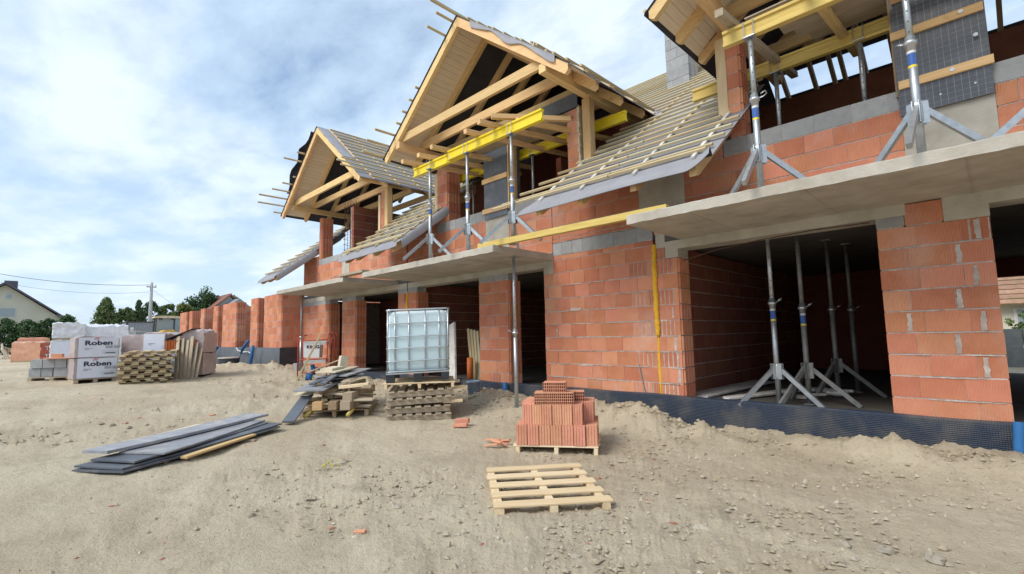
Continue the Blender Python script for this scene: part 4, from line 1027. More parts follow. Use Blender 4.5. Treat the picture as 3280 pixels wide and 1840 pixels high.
# foam strips in the joints between the houses
def foam_strip(name, pts, label, r0=0.035):
    m = MB(); rr = random.Random(4); P = []
    n = len(pts)
    ring = []
    path = []
    for i in range(n - 1):
        a = Vector(pts[i][:3]); b = Vector(pts[i + 1][:3]); ra, rb = pts[i][3], pts[i + 1][3]
        for k in range(14): f = k / 14; path.append((a.lerp(b, f), (ra + (rb - ra) * f)))
    path.append((Vector(pts[-1][:3]), pts[-1][3]))
    vs = []; fs = []; q = 8
    for i, (p, r) in enumerate(path):
        for k in range(q):
            an = 2 * math.pi * k / q; rr_ = r * rr.uniform(0.75, 1.3); vs.append((p.x + rr_ * math.cos(an), p.y + rr_ * 0.8 * math.sin(an), p.z))
    for i in range(len(path) - 1):
        for k in range(q): k2 = (k + 1) % q; fs.append((i * q + k, i * q + k2, (i + 1) * q + k2, (i + 1) * q + k))
    o = obj(name, m.add(vs, fs), 'foam', None, True); return tag(o, label, 'foam')
foam_strip('foam_seam', [(-3.90, D, 2.93, 0.035), (-3.90, D - 0.012, 2.60, 0.042), (-3.90, D - 0.014, 2.2, 0.040), (-3.895, D - 0.016, 1.85, 0.042), (-3.89, D - 0.014, 1.45, 0.034), (-3.89, D - 0.005, 1.40, 0.008)], 'thick yellow foam bead in the joint of the large brick wall, upper half')
foam_strip('foam_seam', [(-3.90, D + 0.010, 1.40, 0.022), (-3.90, D + 0.008, 0.95, 0.026), (-3.90, D + 0.010, 0.50, 0.020)], 'thin ochre foam line in the joint of the large brick wall, lower half')
foam_strip('foam_seam', [(-11.25, D, 2.72, 0.028), (-11.25, D - 0.01, 2.4, 0.034), (-11.25, D - 0.01, 2.0, 0.040), (-11.25, D, 0.6, 0.03)], 'yellow foam bead on the brick pier behind the white tank')
# mortar squeezed out
rr = random.Random(21); it = []
for k in range(1, 9):
    z = Z0 + K * k + 0.004
    for j in range(9): w0 = rr.uniform(0.10, 0.45); it.append((-6.31 + w0 / 2 + (2.36 - w0) * rr.random(), z, w0, rr.uniform(0.010, 0.02)))
it += [(-5.55, Z0 + 6 * K + 0.03, 0.26, 0.05), (-5.35, Z0 + 2 * K, 0.30, 0.04), (-6.02, Z0 + 4 * K + 0.09, 0.03, 0.16)]
smears(mainw, it, D)
it = []
for k in range(1, 9):
    z = Z0 + K * k + 0.004
    for j in range(4): w0 = rr.uniform(0.10, 0.3); it.append((-0.92 + w0 / 2 + (0.96 - w0) * rr.random(), z, w0, rr.uniform(0.010, 0.02)))
for (x, k) in ((-0.22, 7.5), (-0.10, 6.5), (-0.25, 5.5), (-0.08, 4.5), (-0.30, 3.5), (-0.1, 2.5), (-0.7, 4.5), (-0.05, 8.5)): it.append((x, Z0 + k * K, 0.055, 0.21))
smears(pierA, it, D)
it = [(-3.60, Z0 + 3.5 * K, 0.05, 0.2), (-3.58, Z0 + 2.5 * K, 0.035, 0.22), (-3.56, Z0 + 1.5 * K, 0.06, 0.20), (-3.62, Z0 + 5.5 * K, 0.03, 0.17)]
for k in range(1, 5):
    for j in range(3): it.append((-3.85 + 0.33 * rr.random(), Z0 + K * k, 0.16, 0.02))
smears(HA.children[0], it, D)
o = beam('spirit_level', (-4.16, D - 0.02, 0.46), (-4.27, D - 0.012, 0.96), 0.012, 0.035, 'steel', None, up=(0, 1, 0)); tag(o, 'narrow grey metal strip leaning on the large brick wall', 'strip')

# ------------------------------------------------------------------ small things along the foundation
def pipe(pts, r, mt, name, label, cat='pipe', group=None, n=10):
    o = obj(name, MB().tube(pts, r, n), mt, None, True); return tag(o, label, cat, group)
pipe([(-7.33, D - 0.16, 0.02), (-7.34, D - 0.15, 0.50)], 0.055, 'blue_pipe', 'blue_pipe', 'blue pipe stub standing before the membrane between bucket and lone prop')
def corr(p0, p1, r, mt, name, label):
    p0 = Vector(p0); p1 = Vector(p1); pts = []; rs = []
    m = MB(); n = 34; vs = []; fs = []; q = 12; d = (p1 - p0).normalized(); x = Vector((1, 0, 0)); y = d.cross(x).normalized(); x = y.cross(d)
    for i in range(n * 2 + 1):
        p = p0.lerp(p1, i / (2 * n)); rr_ = r * (1.0 if i % 2 else 0.92)
        for k in range(q): a = 2 * math.pi * k / q; vs.append(p + x * rr_ * math.cos(a) + y * rr_ * math.sin(a))
    for i in range(2 * n):
        for k in range(q): k2 = (k + 1) % q; fs.append((i * q + k, i * q + k2, (i + 1) * q + k2, (i + 1) * q + k))
    o = obj(name, m.add(vs, fs), mt, None, True); return tag(o, label, 'pipe')
corr((0.06, D - 0.18, 0.05), (0.09, D - 0.12, 0.51), 0.05, 'blue_pipe', 'ribbed_pipe', 'ribbed blue drain pipe at the right edge beside the membrane')
b_ = empty('bucket', (-7.86, 6.70, GZ(-7.86, 6.7)), 'dirty blue bucket half sunk in soil before the membrane', 'bucket')
bz = GZ(-7.86, 6.70) - 0.06
obj('bucket_shell', MB().lathe([(0.115, 0.0), (0.135, 0.26), (0.150, 0.262), (0.150, 0.30), (0.136, 0.30), (0.128, 0.262), (0.11, 0.02)], (-7.86, 6.70, bz), 18), 'blue_bucket', b_, True)
obj('bucket_handle', MB().tube([(-7.86 + 0.152 * math.cos(a), 6.70 + 0.152 * math.sin(a), bz + 0.29 + 0.02 * math.sin(a)) for a in np.linspace(-2.6, 0.3, 12)], 0.005, 5), 'steel', b_)
pipe([(-8.72, D + 0.06, 0.42), (-8.72, D + 0.06, 0.98)], 0.075, 'orange_pipe', 'orange_pipe', 'short orange drain pipe standing in the opening right of the white tank', n=14)
for i in range(4):
    tag(beam('plank', (-8.84 + 0.10 * i, D + 0.24, 0.43), (-9.06 + 0.10 * i, D + 0.30 + 0.01 * i, 1.66 - 0.02 * i), 0.085, 0.024, 'batten', None, up=(0, 1, 0)), ('first', 'second', 'third', 'last')[i] + ' plank from the left leaning in the opening behind the orange pipe', 'plank', 'planks leaning in the window opening')
tag(beam('insulation_panel', (-9.02, D - 0.22, 0.40), (-9.34, D + 0.02, 1.78), 0.34, 0.05, 'insulation', None, up=(0.2, 1, 0)), 'tall white insulation panel leaning behind the right side of the white tank', 'panel')
# far left by the unfinished block
def gz(x, y): return GZ(x, y)
pipe([(-26.0, 6.22, gz(-26, 6.2)), (-25.9, 6.25, gz(-26, 6.2) + 0.45), (-25.7, 6.35, 1.20)], 0.07, 'blue_pipe', 'blue_pipe', 'bent blue pipe on the grey sheet, leftmost of three')
pipe([(-21.6, 6.05, gz(-21.6, 6.05)), (-21.4, 6.15, gz(-21.6, 6.05) + 0.6), (-21.0, 6.25, 1.46)], 0.06, 'blue_pipe', 'blue_pipe', 'tallest blue pipe, slanting in front of the grey sheet')
pipe([(-20.2, 6.10, gz(-20.2, 6.1) - 0.05), (-20.15, 6.15, 1.28)], 0.065, 'blue_pipe', 'blue_pipe', 'upright blue pipe, right of the slanting one before the grey sheet')
pipe([(-23.2, 6.43, 1.16), (-22.8, 6.38, 1.06), (-22.0, 6.36, 1.00), (-21.3, 6.33, 1.03), (-20.9, 6.33, 0.95), (-20.6, 6.28, 0.80), (-20.3, 6.2, 0.66)], 0.02, 'white_plastic', 'white_hose', 'white cable conduit drooping over the grey foundation sheet', 'conduit', n=7)
mh = empty('manhole_ring', (-21.7, 5.75, gz(-21.7, 5.75)), 'round black manhole ring with pale lid near the grey sheet', 'manhole')
obj('ring', MB().lathe([(0.36, -0.1), (0.36, 0.26), (0.33, 0.26)], (-21.7, 5.75, gz(-21.7, 5.75)), 20), 'black_plastic', mh)
obj('lid', MB().lathe([(0.38, 0.262), (0.38, 0.30), (0.34, 0.305)], (-21.7, 5.75, gz(-21.7, 5.75)), 20), 'mortar', mh)

# red framed machine with the white drum
mx_ = empty('mixing_machine', (-13.9, 5.9, gz(-13.9, 5.9)), 'red tube frame with white label drum beside the far brick wall', 'machine')
g0 = gz(-13.9, 5.9)
u_ = Vector((0.60, 0.80, 0)); v_ = Vector((-0.80, 0.60, 0)); o0 = Vector((-14.42, 5.62, g0))
def fr(a, b, c): return o0 + u_ * a + v_ * b + Vector((0, 0, c))
for b in (0.0, 0.5):
    obj('frame', MB().tube([fr(0.0, b, 0), fr(0.0, b, 1.18), fr(0.03, b, 1.26), fr(0.12, b, 1.28)], 0.018, 7), 'red_paint', mx_, True)
    obj('frame', MB().tube([fr(0.80, b, 0), fr(0.82, b, 1.15), fr(0.87, b, 1.32), fr(0.96, b, 1.32), fr(1.02, b, 1.15), fr(1.04, b, 0.5)], 0.018, 7), 'red_paint', mx_, True)
for z in (0.55, 1.10): obj('rail', MB().tube([fr(0, 0, z), fr(0.82, 0, z + 0.02)], 0.016, 7), 'red_paint', mx_, True)
obj('rail', MB().tube([fr(0.1, 0, 0.18), fr(0.80, 0.2, 0.20)], 0.016, 7), 'red_paint', mx_, True)
obj('drum', MB().prism([(0.14, 0.62), (0.58, 0.60), (0.60, 1.08), (0.13, 1.10)], 0.04, 0.44, lambda a, b, h: fr(a, h, b)), 'white_plastic', mx_)
obj('drum_hood', MB().prism([(0.60, 0.98), (0.76, 0.98), (0.78, 1.08), (0.60, 1.12)], 0.05, 0.42, lambda a, b, h: fr(a, h, b)), 'white_plastic', mx_)
obj('drum_foot', MB().prism([(0.14, 0.44), (0.76, 0.46), (0.76, 0.56), (0.14, 0.54)], 0.04, 0.40, lambda a, b, h: fr(a, h, b)), 'white_plastic', mx_)
Mt = frame_m(fr(0.36, 0.034, 0.92), u_, Vector((0, 0, 1)), -v_)
text_mesh('lettering', 'K', 0.13, 'print_dark', mx_, frame_m(fr(0.27, 0.034, 0.92), u_, Vector((0, 0, 1)), -v_), 1.1, 0.004)
text_mesh('lettering', 'NIG', 0.13, 'print_dark', mx_, frame_m(fr(0.46, 0.034, 0.92), u_, Vector((0, 0, 1)), -v_), 1.1, 0.004)
obj('emblem', MB().prism([(0.30, 0.92), (0.345, 0.97), (0.335, 0.92), (0.345, 0.87)], 0.030, 0.036, lambda a, b, h: fr(a, h, b)), 'print_red', mx_)
obj('motor', MB().tube([fr(0.40, 0.2, 0.10), fr(0.36, 0.2, 0.40)], 0.06, 10), 'blue_pipe', mx_, True)
tag(beam('pole_timber', (-13.95, 5.42, gz(-13.95, 5.42)), (-13.95 + 0.28, 5.95, 1.60), 0.075, 0.05, 'batten', None), 'thin timber leaning across the red machine', 'timber')
tag(beam('plank', (-14.6, 5.75, gz(-14.6, 5.75) + 0.05), (-13.2, 6.3, gz(-14, 6) + 0.55), 0.05, 0.03, 'grey_wood', None), 'short thin lath propped low beside the red machine', 'lath')
tag(obj('stone_block', MB().box(-16.42, -16.12, 6.25, 6.5, 0.45, 0.70), 'block'), 'grey block at the foot of the distant prop', 'block')
pipe([(-13.9, 5.72, g0 + 0.0), (-13.86, 5.74, g0 + 0.17)], 0.09, 'blue_pipe', 'blue_canister', 'small blue canister on the soil under the red machine', 'canister', n=12)
# bent rods under the wide opening
pipe([(-3.45, D + 0.10, 2.62), (-2.9, D + 0.08, 2.72), (-2.3, D + 0.06, 2.77), (-1.6, D + 0.05, 2.80), (-1.0, D + 0.04, 2.79)], 0.008, 'rust', 'bent_rod', 'thin bent rod strung across the top of the wide dark opening', 'rod', n=5)
# white panels and styrofoam scraps on the floor of the opening
for i, (p0, p1, wd) in enumerate((((-3.55, 7.75, 0.44), (-3.35, 10.4, 0.47), 0.42), ((-3.0, 7.62, 0.45), (-2.3, 9.6, 0.47), 0.10), ((-3.1, 7.9, 0.43), (-2.5, 9.9, 0.44), 0.16))):
    tag(beam('white_profile', p0, p1, wd, 0.03, 'insulation'), ('wide white panel on the floor along the inner brick wall', 'narrow white strip on the floor in the wide opening', 'grey white plank on the floor in the wide opening')[i], 'panel')
rr = random.Random(8)
for i in range(9):
    x = -2.5 + rr.random() * 0.9; y = 8.5 + rr.random() * 1.0; z = 0.425 + 0.03 * (i % 3)
    tag(beam('foam_scrap', (x, y, z + 0.02), (x + rr.uniform(0.15, 0.35), y + rr.uniform(-0.1, 0.2), z + 0.02), rr.uniform(0.08, 0.16), 0.035, 'insulation'), 'white foam board scrap on the floor around the prop tripods', 'foam scrap', 'foam scraps on the opening floor')

# ------------------------------------------------------------------ pallets
def pallet(o, ang, ln, wd, z, label, nb=7, bw=0.095, mt='pale_pine', tb=0.020, hs=0.085, sw=0.045, group=None, tilt=0.0, ns=3, base=False, inset=0.0):
    """deck boards run along local Y, stringers along local X; o = front left corner, X along ang"""
    t = empty('wooden_pallet', (o[0], o[1], z), label, 'pallet', group)
    u = Vector((math.cos(ang), math.sin(ang), tilt)).normalized(); v = Vector((-math.sin(ang), math.cos(ang), 0)); O = Vector((o[0], o[1], z)); n = u.cross(v)
    rr_ = random.Random(int(o[0] * 100 + z * 1000))
    for k in range(ns):
        b = sw / 2 + 0.01 + inset + (wd - sw - 0.02 - 2 * inset) * k / (ns - 1)
        beam('stringer', O + v * b + n * (hs / 2 + (0.016 if base else 0)), O + u * ln + v * b + n * (hs / 2 + (0.016 if base else 0)), sw, hs, mt, t)
    top = hs + (0.016 if base else 0)
    for k in range(nb):
        a = bw / 2 + (ln - bw) * k / (nb - 1) + rr_.uniform(-0.008, 0.008)
        ex = rr_.uniform(-0.012, 0.015)
        beam('deck_board', O + u * a + v * (-0.012 + ex) + n * (top + tb / 2 + 0.001), O + u * (a + rr_.uniform(-0.01, 0.01)) + v * (wd + 0.012 + ex) + n * (top + tb / 2 + 0.001), bw, tb, mt, t)
    if base:
        for k in range(3):
            a = bw / 2 + (ln - bw) * k / 2; beam('base_board', O + u * a + n * 0.008, O + u * a + v * wd + n * 0.008, bw, 0.016, mt, t)
    return t
# foreground pallet: boards along (0.558, 0.83)
av = math.atan2(3.58 - 2.77, -3.97 + 2.965)    # stringer direction from the near board to the far one
pu = Vector((0.558, 0.83, 0)).normalized()
pallet((-2.46, 3.64), math.atan2(0.76, -0.95), 1.22, 1.01, GZ(-3.1, 3.5) - 0.03, 'single pale wooden pallet lying on the soil in the foreground', nb=5, bw=0.13, mt='pale_pine', hs=0.09, sw=0.07)

def vbrick(name, c, u, v, n, w_, d_, h_, label, group, hollow=True, mt='clay', cat='block'):
    """hollow clay block standing up: grooved face; origin c = bottom front left"""
    key = ('vb', round(w_, 3), round(d_, 3), round(h_, 3), mt)
    if key not in BR:
        g = 0.008; k = 4; st = w_ / k; poly = []
        for i in range(k): poly += [(i * st, 0), (i * st + st * 0.82, 0), (i * st + st * 0.86, g), (i * st + st * 0.96, g)]
        poly += [(w_, 0), (w_, d_), (0, d_)]
        BR[key] = mesh_of('hollow_block', MB().prism(poly, 0, h_, lambda a, b, h: (a, b, h)), mt)
    o = bpy.data.objects.new(name, BR[key]); link(o, None, frame_m(c, u, v, n)); return tag(o, label, cat, group)
def grid_block(c, u, v, n, w_, d_, h_, label, nx, nz):
    """block lying so that its perforated face shows: real openings in the face"""
    m = MB(); t_ = 0.006; cw = w_ / nx; chh = h_ / nz; g = 0.0040
    for i in range(nx + 1): m.box(i * cw - g if i else 0, i * cw + g if i < nx else w_, 0, d_, 0, h_)
    for k in range(nz + 1): m.box(0.001, w_ - 0.001, 0.001, d_, max(0.0, k * chh - g) + 0.0005, min(h_, k * chh + g) - 0.0005)
    m.box(0.002, w_ - 0.002, 0.20, d_ - 0.001, 0.002, h_ - 0.002)
    o = bpy.data.objects.new('hollow_block', mesh_of('hollow_block', m, 'clay')); link(o, None, frame_m(c, u, v, n)); return tag(o, label, 'block', 'clay blocks on the front pallet')
# pallet of clay blocks
bu = Vector((0.83, 0.56, 0)).normalized(); bv = Vector((-bu.y, bu.x, 0)); bo = Vector((-4.45, 4.47, GZ(-4.2, 4.9) - 0.01)); bn = Vector((0, 0, 1))

pq = bo + bu * 1.05
pallet((pq.x, pq.y), math.atan2(bv.y, bv.x), 0.80, 1.05, bo.z, 'pallet carrying the stack of orange clay blocks', nb=6, bw=0.11, mt='pale_pine', hs=0.085, sw=0.05)
zt = bo.z + 0.108; bw_ = 0.142; hh = 0.25
GB = 'clay blocks on the front pallet'; ORD = ('first', 'second', 'third', 'fourth', 'fifth', 'sixth', 'seventh')
for row in range(3):
    for i in range(7):
        c = bo + bu * (0.02 + i * 0.147 + random.uniform(-.004, .003)) + bv * (0.015 + 0.255 * row + random.uniform(-.018, .012)); c.z = zt
        vbrick('hollow_block', c, bu, bv, bn, bw_, 0.25, hh, (ORD[i] + ' clay block from the left in the lowest front row of the front pallet') if row == 0 else 'lower clay block standing behind the front row on the front pallet', GB)
for row in range(3):
    for i in range(7):
        if row == 0 and i == 6: continue
        sh = 0.10 if row == 0 else 0.06
        c = bo + bu * (sh + i * (0.128 if row == 0 else 0.135)) + bv * (0.02 + 0.255 * row + random.uniform(-0.02, 0.02)); c.z = zt + hh + 0.002
        vbrick('hollow_block', c, bu, bv, bn, 0.124 if row == 0 else 0.13, 0.25, hh, (ORD[i] + ' clay block from the left in the upper front row of the front pallet') if row == 0 else 'upper clay block standing behind the front row on the front pallet', GB)
zt2 = zt + 2 * hh + 0.004
r1 = (bu * math.cos(0.06) + bv * math.sin(0.06)); r2 = Vector((-r1.y, r1.x, 0))
c = bo + bu * 0.26 + bv * 0.02; c.z = zt2; grid_block(c, r1, r2, bn, 0.50, 0.30, 0.14, 'perforated clay block lying wide on top of the front pallet stack', 20, 4)
c = bo + bu * 0.46 + bv * 0.33; c.z = zt2; grid_block(c, r1, r2, bn, 0.42, 0.25, 0.12, 'clay block lying behind the wide perforated one on the front pallet', 16, 3)
c = bo + bu * 0.36 + bv * 0.14; c.z = zt2 + 0.142; grid_block(c, bu, bv, bn, 0.29, 0.25, 0.12, 'small perforated clay block on the very top of the front pallet', 12, 3)
# broken slivers beside it
for i in range(7):
    x = -4.75 + random.uniform(-0.12, 0.1); y = 4.55 + random.uniform(-0.12, 0.1)
    tag(beam('block_sliver', (x, y, GZ(x, y) + 0.03 + 0.01 * i), (x + random.uniform(-0.25, -0.1), y + random.uniform(-0.1, 0.1), GZ(x, y) + 0.02 + random.uniform(0, 0.08)), 0.04, 0.018, 'clay'), 'broken clay sliver in the little heap left of the front pallet', 'sliver', 'clay slivers beside the front pallet')
x, y = -6.2, 5.05
for i, (dx_, dy_, dz_, a) in enumerate(((0, 0, 0.07, 0.7), (0.10, -0.12, 0.03, 0.2))):
    tag(beam('brick_fragment', (x + dx_ - 0.10, y + dy_ - 0.06, GZ(x, y) + dz_), (x + dx_ + 0.08, y + dy_ + 0.06, GZ(x, y) + dz_ + 0.015), 0.09, 0.07 if i == 0 else 0.05, 'clay'), ('larger broken brick lying between pallet stack and front pallet', 'smaller brick bit in front of the larger broken brick')[i], 'brick')

# ------------------------------------------------------------------ white tank on a stack of pallets
A_ = Vector((-7.40, 4.36, 0)); B_ = Vector((-6.74, 5.25, 0)); iu = (B_ - A_).normalized(); iv = Vector((-iu.y, iu.x, 0)); ian = math.atan2(iu.y, iu.x)
gp = GZ(-7.3, 5.0) - 0.02
names = ('lowest grey pallet of the stack under the white tank', 'second pallet from the ground under the white tank', 'third pallet from the ground under the white tank, tilted', 'fourth pallet from the ground under the white tank')
zz_ = gp
for i, (off, tl) in enumerate((((0.0, 0.0), 0.0), ((-0.02, 0.03), 0.01), ((0.01, 0.0), 0.04), ((0.04, 0.02), 0.035))):
    O = A_ + iu * off[0] + iv * off[1]
    pallet((O.x, O.y), ian, 1.10, 1.15, zz_, names[i], nb=7, bw=0.105, mt='grey_wood', hs=0.095 if i < 3 else 0.09, sw=0.05, tb=0.024, tilt=tl, group='pallets under the white tank', inset=0.05)
    zz_ += 0.122 + (0.012 if i else 0)
O = A_ + iu * -0.02 + iv * 0.0
pallet((O.x + iv.x * 0.0 + iu.x * 1.18, O.y + iu.y * 1.18), ian + math.pi / 2, 1.15, 1.20, zz_ + 0.028, 'topmost paler pallet directly under the white tank', nb=6, bw=0.12, mt='pale_pine', hs=0.075, sw=0.05, tb=0.022, group='pallets under the white tank')
for i, (a, b, z) in enumerate(((0.98, 0.1, 0.30), (1.02, 0.25, 0.52), (0.95, 0.5, 0.60))):
    p = A_ + iu * a + iv * b; tag(beam('board_end', (p.x - 0.03, p.y, gp + z), (p.x + iu.x * 0.32, p.y + iu.y * 0.32, gp + z + 0.01), 0.10, 0.05, 'pale_pine'), ('board end sticking out low from the tank pallets', 'board end sticking out halfway up the tank pallets', 'board end sticking out right under the white tank')[i], 'board')
tz = zz_ + 0.028 + 0.075 + 0.024 + 0.004
TK = empty('ibc_tank', (A_.x + iu.x * 0.5 + iv.x * 0.5, A_.y + iu.y * 0.5 + iv.y * 0.5, tz), 'white caged liquid tank standing on the stack of grey pallets', 'tank')
TO = A_ + iu * 0.0 + iv * 0.02; TW, TD, TH = 1.07, 1.15, 1.0
tln = Vector((0.0, 0.0, 1.0)); 
iu2 = Vector((iu.x, iu.y, 0.028)).normalized()
def tp(a, b, c): q = TO + iu2 * a + iv * b + Vector((0, 0, 1)) * (c * 1.08); return Vector((q.x, q.y, q.z + tz))
def tbox(m, a0, a1, b0, b1, c0, c1): return m.add([tp(a0, b0, c0), tp(a1, b0, c0), tp(a1, b1, c0), tp(a0, b1, c0), tp(a0, b0, c1), tp(a1, b0, c1), tp(a1, b1, c1), tp(a0, b1, c1)], [(0, 3, 2, 1), (4, 5, 6, 7), (0, 1, 5, 4), (1, 2, 6, 5), (2, 3, 7, 6), (3, 0, 4, 7)])
for a in (0.0, 0.46, 0.93): obj('foot', tbox(MB(), a, a + 0.14, 0.0, 0.14, 0, 0.125), 'black_plastic', TK); obj('foot', tbox(MB(), a, a + 0.14, TD - 0.14, TD, 0, 0.125), 'black_plastic', TK)
obj('tray', tbox(MB(), 0, TW, 0, TD, 0.126, 0.145), 'cage_steel', TK)
def rounded(m, r, c0, c1, ins, n=5):
    poly = []
    for (ca, cb, s) in ((ins + r, ins + r, math.pi), (TW - ins - r, ins + r, 1.5 * math.pi), (TW - ins - r, TD - ins - r, 0), (ins + r, TD - ins - r, 0.5 * math.pi)):
        for i in range(n + 1): an = s + i * math.pi / 2 / n; poly.append((ca + r * math.cos(an), cb + r * math.sin(an)))
    return poly
prof = [(0.150, 0.07), (0.165, 0.045), (0.25, 0.028), (0.6, 0.026), (0.98, 0.028), (1.09, 0.05), (1.125, 0.10), (1.13, 0.2)]
def bottle(prof, r):
    m = MB(); vs = []; fs = []; n = None
    for z, ins in prof:
        po = rounded(m, r, 0, 0, ins); n = len(po); vs += [tp(a, b, z) for a, b in po]
    for i in range(len(prof) - 1):
        for k in range(n): k2 = (k + 1) % n; fs.append((i * n + k, i * n + k2, (i + 1) * n + k2, (i + 1) * n + k))
    fs += [tuple(range(n - 1, -1, -1)), tuple(range((len(prof) - 1) * n, len(prof) * n))]
    return m.add(vs, fs)
bt = obj('bottle', bottle(prof, 0.09), 'tank_shell', TK, True)
obj('liquid', bottle([(0.158, 0.075), (0.18, 0.05), (0.3, 0.036), (0.95, 0.036), (0.952, 0.05)], 0.085), 'tank_liquid', bt, True)
obj('filler_cap', MB().lathe([(0.10, 0), (0.10, 0.05), (0.07, 0.06)], tp(0.5, 0.55, 1.13), 16), 'black_plastic', bt)
# cage: hoops and uprights
for z in (0.165, 0.33, 0.53, 0.72, 0.93, 1.145):
    po = rounded(None, 0.07, 0, 0, 0.0, 4); r = 0.012 if z < 1.1 else 0.017
    obj('cage_hoop', MB().tube([tp(a, b, z) for a, b in po] + [tp(*po[0], z)], r, 6), 'cage_steel', TK, True)
for a in (0.02, 0.145, 0.38, 0.66, 0.90, 1.05):
    obj('cage_upright', MB().tube([tp(a, 0.010, 0.15), tp(a, 0.012, 1.14)], 0.0125, 6), 'cage_steel', TK, True)
    obj('cage_upright', MB().tube([tp(a, TD - 0.01, 0.15), tp(a, TD - 0.012, 1.14)], 0.0125, 6), 'cage_steel', TK, True)
for b in (0.2, 0.42, 0.64, 0.86, 1.0):
    for a in (0.008, TW - 0.008): obj('cage_upright', MB().tube([tp(a, b, 0.15), tp(a, b, 1.14)], 0.0125, 6), 'cage_steel', TK, True)

# ------------------------------------------------------------------ heap of offcuts on a pallet
hc = Vector((-8.95, 4.25, 0)); hu = Vector((0.60, 0.80, 0)); hv = Vector((-0.80, 0.60, 0)); hg = GZ(-8.8, 4.5)
def hp(a, b, c): q = hc + hu * (a * 0.86) + hv * b; return Vector((q.x, q.y, hg + c * 0.9))
o_ = hp(-0.62, -0.62, 0)
pallet((o_.x + hu.x * 1.2, o_.y + hu.y * 1.2), math.atan2(hv.y, hv.x), 1.2, 1.2, hg - 0.03 + 0.0, 'dark old pallet beneath the heap of timber offcuts', nb=6, bw=0.10, mt='old_wood', hs=0.10, sw=0.07)
def hbd(p0, p1, wd, ht, mt, label, up=(0, 0, 1), cat='timber', group=None): return tag(beam('timber_offcut', p0, p1, wd, ht, mt, None, up, ch=0.006), label, cat, group)
hbd(hp(0.34, -0.86, 0.21), hp(0.56, 0.62, 0.21), 0.17, 0.14, 'old_wood', 'lower squared beam at the right flank of the offcut heap')
hbd(hp(0.36, -0.76, 0.365), hp(0.60, 0.70, 0.365), 0.16, 0.14, 'old_wood', 'squared beam lying on the lower one at the right flank of the heap')
hbd(hp(0.08, -0.80, 0.21), hp(0.12, 0.3, 0.21), 0.14, 0.14, 'old_wood', 'short beam with square end at the front of the offcut heap')
hbd(hp(-0.22, -0.78, 0.21), hp(-0.20, 0.3, 0.21), 0.16, 0.14, 'pine', 'thick pale beam end at the lower front of the offcut heap')
hbd(hp(0.34, -0.48, 0.50), hp(0.48, 0.55, 0.48), 0.035, 0.20, 'old_wood', 'broad board on edge above the squared beams of the heap')
hbd(hp(-0.12, -0.40, 0.42), hp(0.05, 0.2, 0.46), 0.24, 0.14, 'old_wood', 'dark reddish stump in the middle of the offcut heap', up=(0.5, 0, 1))
rr = random.Random(31)
for i in range(46):
    lv = rr.random(); z = 0.16 + 0.44 * lv
    a0 = rr.uniform(-0.55, 0.3) * (1 - 0.35 * lv); b0 = rr.uniform(-0.62, -0.30) * (1 - 0.3 * lv); ln = rr.uniform(0.5, 1.15); an = rr.gauss(0, 0.30) + (1.57 if rr.random() < 0.3 else 0)
    a1 = a0 + ln * math.sin(an) * 0.8; b1 = b0 + ln * math.cos(an)
    hbd(hp(a0, b0, z), hp(a1, b1, z + rr.uniform(-0.05, 0.07)), rr.choice([0.05, 0.07, 0.10, 0.12]), rr.choice([0.022, 0.03, 0.045, 0.06]), rr.choice(['old_wood', 'old_wood', 'grey_wood', 'pale_pine', 'batten']),
        'rough timber offcut jumbled in the heap left of the white tank', (rr.uniform(-.4, .4), rr.uniform(-.4, .4), 1), 'offcut', 'timber offcuts in the heap')
def sheet_(p0, p1, wd, th, mt, label, up=(0, 0, 1), name='plywood_sheet'): return tag(beam(name, p0, p1, wd, th, mt, None, up, ch=0.003), label, 'sheet', 'sheets on the offcut heap')
sheet_(hp(-0.40, -0.72, 0.50), hp(-0.22, 0.15, 0.62), 0.55, 0.02, 'worn_ply', 'grey plywood sheet sloping down at the left of the offcut heap')
sheet_(hp(-0.62, -0.55, 0.40), hp(-0.40, 0.1, 0.50), 0.30, 0.02, 'cream_board', 'white edged board under the sloping grey sheet of the heap')
sheet_(hp(-0.35, -0.10, 0.66), hp(0.35, 0.25, 0.68), 0.50, 0.02, 'film_ply', 'dark plywood sheet lying flat across the offcut heap')
sheet_(hp(-0.50, 0.05, 0.70), hp(0.45, 0.35, 0.72), 0.34, 0.02, 'worn_ply', 'grey plywood strip in the upper layer of the heap')
sheet_(hp(0.05, -0.15, 0.72), hp(0.40, 0.75, 0.80), 0.36, 0.02, 'worn_ply', 'grey sheet rising at the right top of the offcut heap')
sheet_(hp(-0.05, 0.10, 0.76), hp(0.15, 0.9, 0.84), 0.22, 0.02, 'grey_wood', 'narrow grey board end poking up behind the pale boards of the heap')
sheet_(hp(-0.25, -0.10, 0.80), hp(0.05, 0.50, 0.84), 0.44, 0.025, 'cream_board', 'larger cream board on top of the offcut heap')
sheet_(hp(-0.26, 0.0, 0.845), hp(-0.08, 0.36, 0.87), 0.26, 0.05, 'cream_board', 'smaller cream slab on the very top of the offcut heap')
sheet_(hp(-0.02, 0.45, 0.85), hp(0.01, 0.50, 1.10), 0.16, 0.10, 'cream_board', 'upright cream block behind the top of the offcut heap', up=(1, 0, 0))
sheet_(hp(-0.16, -0.62, 0.62), hp(0.0, 0.0, 0.78), 0.12, 0.03, 'film_ply', 'narrow dark strip hanging over the front of the heap')
sheet_(hp(-0.42, -0.45, 0.60), hp(-0.26, -0.15, 0.67), 0.12, 0.03, 'film_ply', 'short dark strip on the sloping grey sheet of the heap')
q0 = hp(-0.60, -1.25, 0.02); q1 = hp(-0.50, -0.42, 0.40)
sheet_(q0, q1, 0.20, 0.025, 'film_ply', 'long black board leaning down from the left of the offcut heap')
